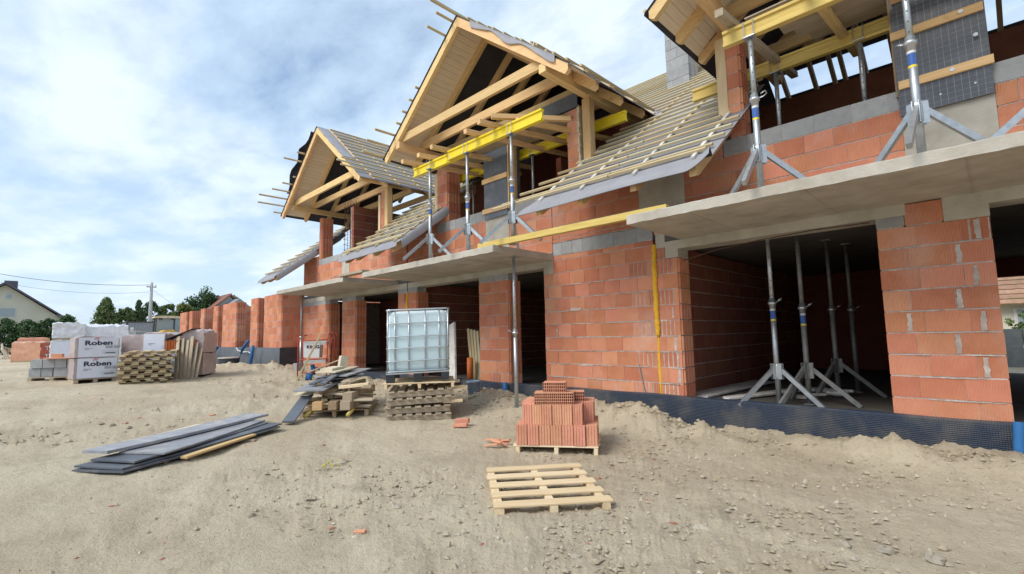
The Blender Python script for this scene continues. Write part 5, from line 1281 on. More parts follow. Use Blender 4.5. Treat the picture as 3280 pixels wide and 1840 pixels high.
pipe([hp(0.42, -0.95, 0.05), hp(0.48, -0.4, 0.14)], 0.035, 'yellow_wood', 'pallet_leg', 'pale timber foot sticking out under the right of the heap', 'timber', n=6)
pipe([hp(-0.42, -0.86, 0.04), hp(-0.34, -0.45, 0.14)], 0.035, 'yellow_wood', 'pallet_leg', 'pale timber foot sticking out under the left of the heap', 'timber', n=6)

# ------------------------------------------------------------------ black sheets in the left foreground
def slabp(pts, th, mt, label, name='plywood_board'):
    """flat board from four corners (near-left, near-right, far-right, far-left)"""
    P4 = [Vector(p) for p in pts]; x = (P4[2] - P4[1]).normalized(); y = Vector((0, 0, 1)).cross(x).normalized(); z = x.cross(y)
    c = sum(P4, Vector()) / 4; M = frame_m(c, x, y, z); inv = M.inverted()
    loc = [inv @ p for p in P4]; m = MB()
    n = 10; rows = []
    top = []
    for i in range(n + 1):
        f = i / n; l = loc[0].lerp(loc[3], f); r = loc[1].lerp(loc[2], f); sag = -0.012 * math.sin(math.pi * f)
        top.append(((l.x, l.y, l.z + sag), (r.x, r.y, r.z + sag)))
    vs = []; fs = []
    for a, b in top: vs += [a, b, (b[0], b[1], b[2] - th), (a[0], a[1], a[2] - th)]
    for i in range(n):
        for k in range(4): k2 = (k + 1) % 4; fs.append((i * 4 + k, i * 4 + k2, (i + 1) * 4 + k2, (i + 1) * 4 + k))
    fs += [(3, 2, 1, 0), tuple(n * 4 + k for k in range(4))]
    o = bpy.data.objects.new(name, mesh_of(name, m.add(vs, fs), mt)); link(o, None, M); return tag(o, label, 'board', 'boards stacked on the left foreground soil')
g_ = GZ(-8.0, 1.7)
def sp(x, y, z): return (x + 0.17, y - 0.12, g_ + z - 0.035)
slabp([sp(-7.55, 0.56, 0.05), sp(-6.97, 0.94, 0.06), sp(-8.05, 2.95, 0.12), sp(-8.6, 2.6, 0.12)], 0.02, 'film_ply', 'lowest black board of the stack in the left foreground')
slabp([sp(-7.60, 0.58, 0.085), sp(-7.02, 0.94, 0.085), sp(-8.12, 3.0, 0.15), sp(-8.7, 2.65, 0.15)], 0.02, 'film_ply', 'second lowest black board of the left foreground stack, bent up')
slabp([sp(-7.62, 0.72, 0.125), sp(-7.08, 1.05, 0.125), sp(-8.30, 2.86, 0.16), sp(-8.75, 2.6, 0.16)], 0.02, 'film_ply', 'dark board in the middle of the left foreground stack')
slabp([sp(-7.68, 0.98, 0.15), sp(-7.18, 1.34, 0.15), sp(-8.45, 2.86, 0.185), sp(-8.9, 2.55, 0.185)], 0.02, 'worn_ply', 'grey board with pale scuffs, second from the top of the left foreground stack')
slabp([sp(-7.86, 0.66, 0.20), sp(-7.56, 0.86, 0.20), sp(-8.72, 3.0, 0.235), sp(-9.1, 2.8, 0.235)], 0.035, 'worn_ply', 'long blue grey board on top of the left foreground stack')
slabp([sp(-8.62, 1.10, 0.12), sp(-8.22, 1.22, 0.12), sp(-8.70, 2.20, 0.16), sp(-9.10, 2.08, 0.16)], 0.022, 'cream_board', 'tan plywood board half hidden behind the left foreground stack')
tag(beam('plank', (-7.04, 1.42, GZ(-7.16, 1.5) + 0.045), (-7.66, 2.38, GZ(-7.7, 2.4) + 0.06), 0.10, 0.028, 'pine', None), 'orange tinted plank on the soil right of the left foreground stack', 'plank')
for i, (x, y) in enumerate(((-7.5, 1.1), (-7.9, 2.2))): tag(beam('bearer', (x - 0.15, y - 0.22, g_ - 0.005), (x + 0.4, y + 0.16, g_ - 0.005), 0.06, 0.04, 'old_wood'), ('bearer under the near end of the left foreground stack', 'bearer under the far end of the left foreground stack')[i], 'bearer')
# ------------------------------------------------------------------ storage yard on the left
def lumpy(o, u, v, w_, d_, h_, amp=0.012, n=6, top=0.0, seed=1):
    """shrink-wrapped block: a subdivided box with a crumpled surface"""
    rr_ = random.Random(seed); m = MB(); cache = {}
    o = Vector(o); k = Vector((0, 0, 1))
    def P(a, b, c):
        key = (round(a, 4), round(b, 4), round(c, 4))
        if key not in cache:
            j = [rr_.uniform(-amp, amp) for _ in range(3)]
            if c < 0.001: j[2] = 0
            cc = c * h_ + (top * rr_.random() if c > 0.999 else 0)
            r_ = 0.04 if (a in (0.0, 1.0) and c == 1.0) else 0
            cache[key] = o + u * (a * w_ + j[0]) + v * (b * d_ + j[1]) + k * (cc + j[2] - r_)
        return cache[key]
    s = [i / n for i in range(n + 1)]
    def face(f):
        m.grid([[f(a, b) for b in s] for a in s])
    face(lambda a, b: P(a, 0.0, b)); face(lambda a, b: P(b, 1.0, a)); face(lambda a, b: P(0.0, b, a) if False else P(0.0, a, b)); face(lambda a, b: P(1.0, b, a)); face(lambda a, b: P(a, b, 1.0))
    return m
def plane_on(o, u, v, a0, a1, c0, c1, out=0.012, bow=0.01):
    """label sheet on the front of a pack, slightly bowed"""
    m = MB(); n = 8
    m.grid([[Vector(o) + u * (a0 + (a1 - a0) * i / n) - v * (out + bow * math.sin(math.pi * i / n)) + Vector((0, 0, c0 + (c1 - c0) * j / 4)) for i in range(n + 1)] for j in range(5)]); return m
def mini_pallet(o, u, v, w_, d_, label, mt='grey_wood', group='pallets under the stored goods'):
    q = Vector(o) + u * w_; t = pallet((q.x, q.y), math.atan2(v.y, v.x), d_, w_, o[2], label, nb=5, bw=0.12, mt=mt, hs=0.085, sw=0.09, group=group); return t
def pack(o, u, v, w_, d_, h_, label, body='wrap_pink', panel=True, brand=True, seed=1, group='roof tile packs', amp=0.010, top=0.02):
    t = empty('tile_pack', Vector(o) + u * (w_ / 2) + v * (d_ / 2), label, 'pack', group)
    bd = obj('wrapping', lumpy(o, u, v, w_, d_, h_, amp, 7, top, seed), body, t, True)
    if panel:
        pn = obj('label_panel', plane_on(o, u, v, 0.06, w_ - 0.02, 0.015, h_ - 0.012), 'label_white', t, True)
        fm_ = lambda a, c, e=0.028: frame_m(Vector(o) + u * a - v * e + Vector((0, 0, c)), u, Vector((0, 0, 1)), -v)
        if brand:
            text_mesh('lettering', 'Röben'.replace('ö', 'o'), 0.165, 'print_dark', pn, fm_(w_ * 0.52, h_ * 0.70), 1.30, 0.0045)
            for i in range(2):
                a = w_ * 0.40 + i * 0.05; c = h_ * 0.86
                obj('red_stroke', MB().prism([(a, c), (a + 0.022, c), (a + 0.07, c + 0.06), (a + 0.048, c + 0.06)], 0.024, 0.029, lambda p, q, h: Vector(o) + u * p - v * h + Vector((0, 0, q))), 'print_red', pn)
        pr = MB()
        def ink(a0, a1, c0, c1): pr.prism([(a0, c0), (a1, c0), (a1, c1), (a0, c1)], 0.0235, 0.0265, lambda p, q, h: Vector(o) + u * p - v * h + Vector((0, 0, q)))
        ink(0.18, 0.34, h_ * 0.44, h_ * 0.47); ink(0.18, 0.27, h_ * 0.38, h_ * 0.40)
        for i in range(4): ink(0.52, 0.86, h_ * (0.18 + 0.05 * i), h_ * (0.185 + 0.05 * i))
        tag(obj('small_print', pr, 'print_grey', pn), kind='stuff')
        obj('print_bar', MB().prism([(0.60, h_ * 0.20), (0.80, h_ * 0.20), (0.80, h_ * 0.23), (0.60, h_ * 0.23)], 0.027, 0.029, lambda p, q, h: Vector(o) + u * p - v * h + Vector((0, 0, q))), 'print_dark', pn)
        for a in (0.60, 0.76): obj('picture_field', MB().prism([(a, h_ * 0.44), (a + 0.14, h_ * 0.44), (a + 0.14, h_ * 0.56), (a, h_ * 0.56)], 0.0235, 0.0262, lambda p, q, h: Vector(o) + u * p - v * h + Vector((0, 0, q))), 'print_grey', pn)
    return t
ru = Vector((-0.06, 0.998, 0)).normalized(); rv = Vector((-ru.y, ru.x, 0)); zr_ = GZ(-16.8, 1.3) - 0.01
ro = Vector((-16.58, 0.90, zr_)); RW = 0.88
mini_pallet(ro, ru, rv, RW, 1.0, 'pallet under the front pair of lettered tile packs')
pack(ro + Vector((0, 0, 0.11)), ru, rv, RW, 1.0, 0.53, 'lower lettered white tile pack at the left front', seed=2)
pack(ro + Vector((0, 0, 0.645)), ru, rv, RW, 1.0, 0.53, 'upper lettered white tile pack at the left front', seed=3)
# second pair, set back, its plain wrapped end showing
o2 = Vector((-17.25, 1.95, zr_)) ; su = Vector((0.55, 0.835, 0)).normalized(); sv = Vector((-su.y, su.x, 0))
pack(o2 + Vector((-0.05, -0.05, 0.02)), su, sv, 0.62, 1.0, 0.60, 'lower plain wrapped pack between the lettered packs', panel=False, seed=4)
pack(o2 + Vector((-0.05, -0.05, 0.63)), su, sv, 0.62, 1.0, 0.55, 'upper plain wrapped pack between the lettered packs', panel=False, seed=5, top=0.06)
o3 = Vector((-16.87, 2.28, GZ(-16.6, 2.8)))
mini_pallet(o3, su, sv, 0.98, 1.0, 'pallet under the right pair of tile packs')
pack(o3 + Vector((0, 0, 0.11)), su, sv, 0.98, 1.0, 0.60, 'lower white tile pack behind the stack of pallets', brand=False, seed=6)
pack(o3 + Vector((0, 0, 0.72)), su, sv, 0.60, 1.0, 0.50, 'upper white tile pack left of the open carton', brand=False, seed=7, top=0.05)
# open carton of tiles
ct = empty('open_carton', o3 + su * 0.8 + Vector((0, 0, 0.72)), 'open dark carton showing orange roof tiles and a lifted black flap', 'carton')
co_ = o3 + su * 0.60 + Vector((0, 0, 0.725)) - sv * 0.05
def cbx(m, a0, a1, b0, b1, c0, c1): return m.add([co_ + su * a + sv * b + Vector((0, 0, c)) for a, b, c in ((a0, b0, c0), (a1, b0, c0), (a1, b1, c0), (a0, b1, c0), (a0, b0, c1), (a1, b0, c1), (a1, b1, c1), (a0, b1, c1))], [(0, 3, 2, 1), (4, 5, 6, 7), (0, 1, 5, 4), (1, 2, 6, 5), (2, 3, 7, 6), (3, 0, 4, 7)])
obj('carton_bottom', cbx(MB(), 0, 0.78, 0, 0.6, 0, 0.02), 'black_plastic', ct); obj('carton_back', cbx(MB(), 0, 0.78, 0.58, 0.6, 0.02, 0.32), 'cream_board', ct)
obj('carton_side', cbx(MB(), 0.75, 0.78, 0, 0.58, 0.02, 0.30), 'red_film', ct)
for i in range(10): obj('roof_tile', cbx(MB(), 0.02 + i * 0.034, 0.044 + i * 0.034, -0.01 - 0.012 * (i % 2), 0.5, 0.025, 0.30 - 0.01 * (i % 3)), 'roof_tile', ct)
obj('carton_inner', cbx(MB(), 0.50, 0.73, 0.25, 0.27, 0.02, 0.29), 'cream_board', ct)
fl = MB(); fl.add([co_ + su * a + sv * b + Vector((0, 0, c)) for a, b, c in ((0.0, -0.03, 0.30), (0.02, 0.45, 0.33), (0.72, 0.5, 0.62), (0.66, 0.02, 0.60))] + [co_ + su * a + sv * b + Vector((0, 0, c)) for a, b, c in ((0.0, -0.03, 0.315), (0.02, 0.45, 0.345), (0.72, 0.5, 0.635), (0.66, 0.02, 0.615))], [(0, 1, 2, 3), (7, 6, 5, 4), (0, 4, 5, 1), (1, 5, 6, 2), (2, 6, 7, 3), (3, 7, 4, 0)])
obj('flap', fl, 'black_plastic', ct)
# right end pack in clear film
o4 = o3 + su * 1.0 + sv * 0.05
pack(o4 + Vector((0, 0, 0.03)), su, sv, 0.55, 0.95, 0.62, 'lower pack in crumpled clear film behind the leaning boards', panel=False, seed=8, amp=0.018)
pack(o4 + Vector((0, 0, 0.66)), su, sv, 0.55, 0.95, 0.60, 'upper pack in crumpled clear film behind the leaning boards', panel=False, seed=9, amp=0.018, top=0.08)
for i in range(6):
    a = 1.05 + 0.10 * i; p0 = o3 + su * a - sv * 0.38; p1 = o3 + su * (a - 0.12 + 0.02 * i) - sv * 0.02
    tag(beam('leaning_board', (p0.x, p0.y, GZ(p0.x, p0.y)), (p1.x, p1.y, o3.z + 1.12 - 0.05 * (i % 3) - (0.12 * max(0, i - 3))), 0.115, 0.024, 'grey_wood' if i != 5 else 'old_wood', None, up=(0.5, -0.8, 0)), ('first', 'second', 'third', 'fourth', 'fifth', 'darkest, rightmost')[i] + ' weathered board from the left leaning on the film wrapped packs', 'board', 'boards leaning on the wrapped packs')
# stack of pallets
wu = Vector((0.22, 0.97, 0)).normalized(); wv_ = Vector((-wu.y, wu.x, 0)); wz = GZ(-15.4, 2.1) - 0.02
ordn = ('lowest', 'second lowest', 'third', 'fourth', 'fifth', 'sixth', 'seventh', 'topmost')
for i in range(8):
    q = Vector((-15.49, 1.66, 0)) + wu * random.uniform(-0.03, 0.03) + wv_ * random.uniform(-0.03, 0.02) + wu * (0.06 if i == 7 else 0)
    t = empty('wooden_pallet', (q.x, q.y, wz + i * 0.106), ordn[i] + ' pallet, counted from the ground, in the yellowish stack before the tile packs', 'pallet', 'pallets stacked before the tile packs')
    z = wz + i * 0.106; w3 = 'batten' if i < 6 else 'pale_pine'
    for b in (0.10, 0.5, 0.9): beam('stringer', q + wv_ * b + Vector((0, 0, z + 0.04)), q + wu * 1.03 + wv_ * b + Vector((0, 0, z + 0.04)), 0.07, 0.066, 'old_wood', t)
    for k in range(4):
        a_ = 0.09 + 0.85 * k / 3 + (0.10 if i % 2 else -0.03)
        beam('deck_board', q + wu * a_ + wv_ * -0.02 + Vector((0, 0, z + 0.088)), q + wu * a_ + wv_ * 1.0 + Vector((0, 0, z + 0.088)), 0.15, 0.030, w3, t)
        a2 = 0.09 + 0.85 * k / 3 + (-0.03 if i % 2 else 0.10)
        beam('base_board', q + wu * a2 + wv_ * 0.0 + Vector((0, 0, z + 0.018)), q + wu * a2 + wv_ * 1.0 + Vector((0, 0, z + 0.018)), 0.13, 0.028, w3, t)
# grey blocks
gu = Vector((0.54, 0.84, 0)).normalized(); gv = Vector((-gu.y, gu.x, 0)); go = Vector((-18.15, 0.08, GZ(-17.9, 0.5)))
mini_pallet(go - Vector((0, 0, 0.02)), gu, gv, 1.1, 0.5, 'pallet under the grey concrete blocks')
for r in range(2):
    for i in range(4):
        c = go + gu * (0.0 + 0.275 * i + (0.05 if r else 0) + random.uniform(-.01, .01)) + gv * (0.0 + random.uniform(0, 0.06)); c.z = go.z + 0.095 + 0.235 * r
        o = bpy.data.objects.new('concrete_cube', brick_mesh(0.26, 0.23, 0.30, 'plain', 'block')); link(o, None, frame_m(c + gu * 0.13 + gv * 0.15 + Vector((0, 0, 0.115)), gu, gv, Vector((0, 0, 1)))); tag(o, ('first', 'second', 'third', 'fourth')[i] + ' grey concrete block from the left, ' + ('lower', 'upper')[r] + ' row beside the lettered packs', 'block', 'grey concrete blocks by the tile packs')
tag(beam('clay_plank', go + Vector((0.2, 0.35, 0.585)), go + Vector((0.65, 1.0, 0.585)), 0.3, 0.03, 'clay'), 'thin orange clay plate lying on the grey blocks', 'plate')
tag(beam('clay_brick', go + Vector((0.22, 0.45, 0.65)), go + Vector((0.34, 0.66, 0.65)), 0.1, 0.09, 'clay'), 'single orange brick on the grey blocks', 'brick')
# orange wrapped pallets further off
def wrapped(o, u, v, w_, d_, h_, body, label, seed, film=None, words=None, group='film wrapped loads', cat='load', top=0.05):
    t = empty('wrapped_load', Vector(o) + u * w_ / 2, label, cat, group)
    mini = obj('pallet_base', MB().prism([(0, 0), (w_, 0), (w_, d_), (0, d_)], 0.0, 0.10, lambda a, b, h: Vector(o) + u * a + v * b + Vector((0, 0, h))), 'old_wood', t)
    bd = obj('wrapping', lumpy(Vector(o) + Vector((0, 0, 0.10)), u, v, w_, d_, h_ - 0.10, 0.035, 8, top, seed), body, t, True)
    if film:
        pn = obj('printed_film', plane_on(Vector(o), u, v, film[0], film[1], 0.11, h_ - 0.06, 0.03), film[2], t, True)
        if words:
            for c in words[1]: text_mesh('lettering', words[0], words[2], 'print_white', pn, frame_m(Vector(o) + u * (film[0] + film[1]) / 2 - v * 0.052 + Vector((0, 0, c)), u, Vector((0, 0, 1)), -v), 1.25, 0.006)
    return t
e1 = Vector((-0.72, 0.69, 0)).normalized(); e2 = Vector((-e1.y, e1.x, 0))
wo_ = Vector((-35.76, 0.58, 0.55))
wrapped(wo_, e1, Vector((-0.69, -0.72, 0)).normalized(), 1.35, 1.5, 1.05, 'wrap_orange', 'load in pale orange film with red printed side, left of the white stacks', 12, film=(0.02, 1.33, 'red_film'), words=('TERM', (0.28, 0.72), 0.30))
wrapped(Vector((-44.5, -0.4, 0.55)), Vector((0.25, 0.97, 0)), Vector((-0.97, 0.25, 0)), 1.3, 1.2, 1.35, 'clay', 'distant tapering orange brick load at the far left', 13, top=0.0)
wh_u = Vector((0.05, 1, 0)).normalized(); wh_v = Vector((-1, 0.05, 0)).normalized()
wrapped(Vector((-30.2, 0.80, 0.55)), wh_u, wh_v, 1.15, 1.2, 1.10, 'wrap_white', 'tall white wrapped stack, lower load, left behind the lettered packs', 14, film=(0.1, 1.1, 'label_white'), words=None)
wrapped(Vector((-30.2, 0.84, 1.66)), wh_u, wh_v, 1.10, 1.2, 0.72, 'wrap_white', 'tall white wrapped stack, upper load, left behind the lettered packs', 15, top=0.10)
wrapped(Vector((-30.6, 1.98, 0.55)), wh_u, wh_v, 1.6, 1.2, 1.72, 'wrap_white', 'broad white wrapped load with crumpled top behind the lettered packs', 16, top=0.16)
wrapped(Vector((-26.5, 2.6, 0.55)), wh_u, wh_v, 1.1, 1.0, 0.95, 'wrap_white', 'low white wrapped load right behind the lettered packs', 17, top=0.10)
wrapped(Vector((-30.0, 4.6, 0.55)), wh_u, wh_v, 1.3, 1.0, 0.85, 'wrap_white', 'low white wrapped load in front of the yellow machine', 18, top=0.1)
# stumps and scrub on the far soil
for i, (y, lb) in enumerate(((-1.6, 'pale stump at the far left soil edge'), (-0.9, 'two pronged pale stump at the far left'), (0.6, 'branching uprooted stump left of the white stacks'))):
    x = -46; m = MB()
    for k in range(3): m.tube([(x + random.uniform(-.2, .2), y + random.uniform(-.3, .3), 0.5), (x + random.uniform(-.3, .3), y + random.uniform(-.3, .3), 1.2), (x, y + random.uniform(-.6, .6), 1.5 + random.random() * 0.5)], 0.12, 6, 0.03)
    o = obj('tree_stump', m, 'sliver'); tag(o, lb, 'stump')

# ------------------------------------------------------------------ vehicles and container
tr = empty('backhoe_loader', (-44.4, 7.4, 0.6), 'yellow backhoe loader with glazed cab beside the unfinished walls', 'machine')
X0, Y0v, gz0 = -44.4, 6.75, 0.58
def bx(name, x0, x1, y0, y1, z0, z1, mt, parent): return obj(name, MB().box(X0 + x0, X0 + x1, Y0v + y0, Y0v + y1, gz0 + z0, gz0 + z1), mt, parent)
cabn = bx('cab', -0.75, 0.0, 0.0, 1.75, 1.0, 1.45, 'machine_yellow', tr)
obj('roof', MB().prism([(-0.08, 2.68), (0.0, 2.80), (0.5, 2.86), (1.3, 2.84), (1.8, 2.78), (1.85, 2.66)], X0 - 1.0, X0 + 0.12, lambda a, b, h: (h, Y0v + a, gz0 + b)), 'machine_roof', tr)
for (x, y) in ((0.0, 0.04), (0.0, 1.20), (0.0, 1.72), (-0.8, 0.04), (-0.8, 1.72)): obj('cab_post', MB().frame_box((X0 + x, Y0v + y, gz0 + 1.4), (X0 + x - 0.02, Y0v + y + 0.03, gz0 + 2.7), 0.07, 0.07), 'dark_metal', cabn)
bx('windscreen', -0.03, -0.015, 0.08, 1.16, 1.45, 2.66, 'glass', cabn); bx('side_window', -0.035, -0.018, 1.25, 1.68, 1.45, 2.66, 'glass', cabn); bx('rear_window', -0.82, -0.80, 0.08, 1.68, 1.45, 2.66, 'glass', cabn)
for y in (0.25, 1.0): bx('lamp', 0.02, 0.10, y, y + 0.2, 2.56, 2.68, 'black_plastic', tr)
obj('hood', MB().prism([(-0.25, 0.9), (-0.1, 1.35), (0.35, 1.62), (0.85, 1.66), (0.92, 1.5), (0.92, 0.9)], X0 + 0.2, X0 + 2.0, lambda a, b, h: (h, Y0v + a, gz0 + b + 0.12)), 'machine_yellow', tr)
for (x, y, r) in ((1.6, -0.1, 0.5), (1.6, 1.3, 0.5), (-0.6, -0.15, 0.7), (-0.6, 1.9, 0.7)):
    wl = obj('wheel', MB().prism([(x + r * math.cos(i * 0.3927), r + r * math.sin(i * 0.3927)) for i in range(16)], y, y + 0.3, lambda a, b, h: (X0 + a, Y0v + h, gz0 + b)), 'tyre', tr)
    obj('rim', MB().prism([(x + r * 0.5 * math.cos(i * 0.7854), r + r * 0.5 * math.sin(i * 0.7854)) for i in range(8)], y - 0.01, y + 0.31, lambda a, b, h: (X0 + a, Y0v + h, gz0 + b)), 'machine_yellow', wl)
obj('loader_arm', MB().frame_box((X0 + 0.2, Y0v + 0.1, gz0 + 1.2), (X0 + 2.6, Y0v + 0.1, gz0 + 0.5), 0.12, 0.22), 'machine_yellow', tr)
obj('bucket', MB().prism([(2.4, 0.1), (3.1, 0.1), (3.1, 0.2), (2.6, 0.8), (2.4, 0.8)], -0.3, 1.9, lambda a, b, h: (X0 + a, Y0v + h, gz0 + b)), 'dark_metal', tr)
cn = empty('site_container', (-52, 7, 0.6), 'grey box container behind the yellow machine', 'container')
obj('container_body', MB().box(-54.2, -51.8, 5.95, 9.5, 0.65, 3.15), 'container_grey', cn)
obj('container_rim', MB().box(-54.25, -51.75, 5.9, 9.55, 3.15, 3.24), 'dark_metal', cn)
for y in (5.9, 9.45): obj('corner_post', MB().box(-51.82, -51.74, y, y + 0.12, 0.6, 3.15), 'dark_metal', cn)
obj('notice', MB().box(-51.8, -51.78, 6.2, 6.42, 2.4, 2.75), 'print_white', cn)
vn = empty('parked_van', (-46, 5.9, 0.6), 'pale van with dark side window left of the yellow machine', 'van')
vp = [(-1.4, 0.35), (2.2, 0.35), (2.25, 0.95), (1.55, 1.2), (0.85, 1.72), (-1.3, 1.85), (-1.4, 1.6)]
obj('body', MB().prism([(5.9 + a * 0.62, 0.58 + b) for a, b in vp[::-1]], -47.6, -45.8, lambda a, b, h: (h, 10.9 - a if False else a, b)), 'van_white', vn)
obj('side_window', MB().prism([(5.9 + a * 0.62, 0.58 + b) for a, b in ((1.45, 1.2), (0.8, 1.62), (-0.1, 1.68), (-0.1, 1.2))], -45.8, -45.78, lambda a, b, h: (h, a, b)), 'glass', vn)
for a in (-0.8, 1.5):
    wl = obj('wheel', MB().prism([(5.9 + a * 0.62 + 0.33 * math.cos(i * 0.5236), 0.9 + 0.33 * math.sin(i * 0.5236)) for i in range(12)], -46.0, -45.75, lambda p, q, h: (h, p, q)), 'tyre', vn)

# ------------------------------------------------------------------ utility pole and wires
pl = empty('utility_pole', (-59.4, 8.6, 0.6), 'grey concrete utility pole rising behind the grey container', 'pole')
obj('shaft', MB().tube([(-59.4, 8.62, 0.5), (-59.4, 8.62, 7.35)], 0.20, 10, 0.12), 'pole_concrete', pl, True)
obj('crossarm', MB().box(-59.5, -59.3, 8.2, 9.0, 6.9, 7.0), 'pole_concrete', pl)
for y in (8.25, 8.62, 8.95): obj('insulator', MB().lathe([(0.05, 0), (0.06, 0.12), (0.03, 0.18)], (-59.4, y, 7.0 if y != 8.62 else 7.35), 8), 'white_plastic', pl)
def cable(p0, p1, sag, label, r=0.022):
    p0 = Vector(p0); p1 = Vector(p1); o = obj('overhead_wire', MB().tube([p0.lerp(p1, i / 24) - Vector((0, 0, sag * 4 * (i / 24) * (1 - i / 24))) for i in range(25)], r, 5), 'wire', None, True); return tag(o, label, 'wire', 'overhead wires')
cable((-59.4, 8.5, 7.15), (-68, -6.5, 9.4), 0.75, 'upper overhead wire from pole to the left edge above the gabled house')
cable((-59.4, 8.45, 6.45), (-68, -2.0, 7.55), 0.5, 'thin lower overhead wire between pole and gabled house', 0.012)
cable((-59.4, 8.8, 6.6), (-80, 16.5, 5.5), 0.3, 'overhead wire from pole down towards the trees on the right', 0.012)

# ------------------------------------------------------------------ gabled house on the left
hs_ = empty('gabled_house', (-74, -1.5, 0.6), 'cream gabled house with dark roof behind the left hedge', 'house')
XH = -72.0
yr, zrdg = -1.75, 7.95
obj('wall', MB().prism([(-9.0, 0.3), (2.5, 0.3), (2.5, 4.35), (yr, 7.65), (-9.0, 2.6)], XH - 9, XH, lambda a, b, h: (h, a, b)), 'plaster', hs_)
for s, (y1, z1) in ((1, (2.95, 4.35)), (-1, (-9.6, 2.3))):
    rf = obj('roof', MB().prism([(yr, zrdg), (y1, z1), (y1, z1 - 0.16), (yr, zrdg - 0.22)][::s], XH - 9.4, XH + 0.55, lambda a, b, h: (h, a, b)), 'slate_roof', hs_)
obj('eave_return', MB().prism([(2.3, 4.62), (4.0, 3.72), (4.0, 3.57), (2.3, 4.40)], XH - 9.4, XH + 0.9, lambda a, b, h: (h, a, b)), 'slate_roof', hs_)
obj('annex_wall', MB().box(XH - 7, XH - 0.1, 2.5, 3.5, 0.3, 3.7), 'plaster', hs_)
obj('chimney', MB().box(XH - 2.2, XH - 1.0, -1.9, -0.9, 7.0, 8.2), 'slate_roof', hs_)
for (y0, y1, z0, z1) in ((-2.9, -0.85, 4.3, 5.3), (-1.7, -1.2, 6.2, 6.75)):
    f_ = obj('window', MB().box(XH - 0.05, XH + 0.03, y0, y1, z0, z1), 'white_plaster', hs_); obj('pane', MB().box(XH - 0.02, XH + 0.045, y0 + 0.08, y1 - 0.08, z0 + 0.08, z1 - 0.08), 'glass', f_)
# houses beyond the unfinished block
h2 = empty('white_gabled_house', (-74, 20, 0.6), 'small white gabled house with reddish roof behind the unfinished walls', 'house')
obj('wall', MB().prism([(17.2, 0.4), (21.2, 0.4), (21.2, 5.6), (19.4, 7.6), (17.2, 5.4)], -80, -74, lambda a, b, h: (h, a, b)), 'white_plaster', h2)
obj('roof', MB().prism([(19.5, 7.85), (16.3, 5.0), (16.3, 4.85), (19.5, 7.65)], -80.5, -73.2, lambda a, b, h: (h, a, b)), 'red_roof', h2)
obj('roof', MB().prism([(19.4, 7.85), (21.8, 5.7), (21.8, 5.5), (19.4, 7.65)][::-1], -80.5, -73.7, lambda a, b, h: (h, a, b)), 'red_roof', h2)
h3 = empty('grey_roofed_house', (-70, 20, 0.6), 'little house with grey roof right of the white gable', 'house')
obj('wall', MB().prism([(18.6, 0.4), (21.0, 0.4), (21.0, 5.9), (19.8, 6.8), (18.6, 5.9)], -76, -71, lambda a, b, h: (h, a, b)), 'white_plaster', h3)
obj('roof', MB().prism([(19.8, 7.0), (18.2, 5.7), (18.2, 5.55), (19.8, 6.8)], -76.4, -70.7, lambda a, b, h: (h, a, b)), 'container_grey', h3)
obj('roof', MB().prism([(19.8, 7.0), (21.4, 5.7), (21.4, 5.55), (19.8, 6.8)][::-1], -76.4, -70.7, lambda a, b, h: (h, a, b)), 'container_grey', h3)
# neighbour seen through the right opening
h4 = empty('tiled_neighbour', (2, 33, 0.3), 'old house with mossy tiled roof seen through the right hand opening', 'house')
obj('wall', MB().box(-4, 8, 30.2, 36, 0.2, 2.55), 'plaster', h4)
rf = obj('roof', MB().prism([(29.7, 2.35), (33.2, 5.1), (36.6, 2.4), (33.2, 4.9)], -4.4, 8.4, lambda a, b, h: (h, a, b)), 'old_tile', h4)
for r in range(12):
    y = 29.75 + r * 0.28; z = 2.46 + r * 0.22
    obj('tile_row', MB().frame_box((-4.3, y, z), (8.3, y, z), 0.30, 0.05, up=(0, -0.62, 0.78)), 'old_tile', rf)
f_ = obj('window', MB().box(0.62, 1.65, 30.14, 30.22, 1.15, 2.2), 'white_plaster', h4); obj('pane', MB().box(0.72, 1.55, 30.12, 30.2, 1.25, 2.1), 'glass', f_)
fc = empty('corrugated_fence', (2, 22, 0.3), 'grey corrugated fence seen through the right hand opening', 'fence')
for i in range(14): obj('fence_sheet', MB().box(-3 + i * 0.6, -2.42 + i * 0.6, 22.0 + 0.02 * (i % 2), 22.05 + 0.02 * (i % 2), 0.15, 1.35), 'grey_corrugated', fc)

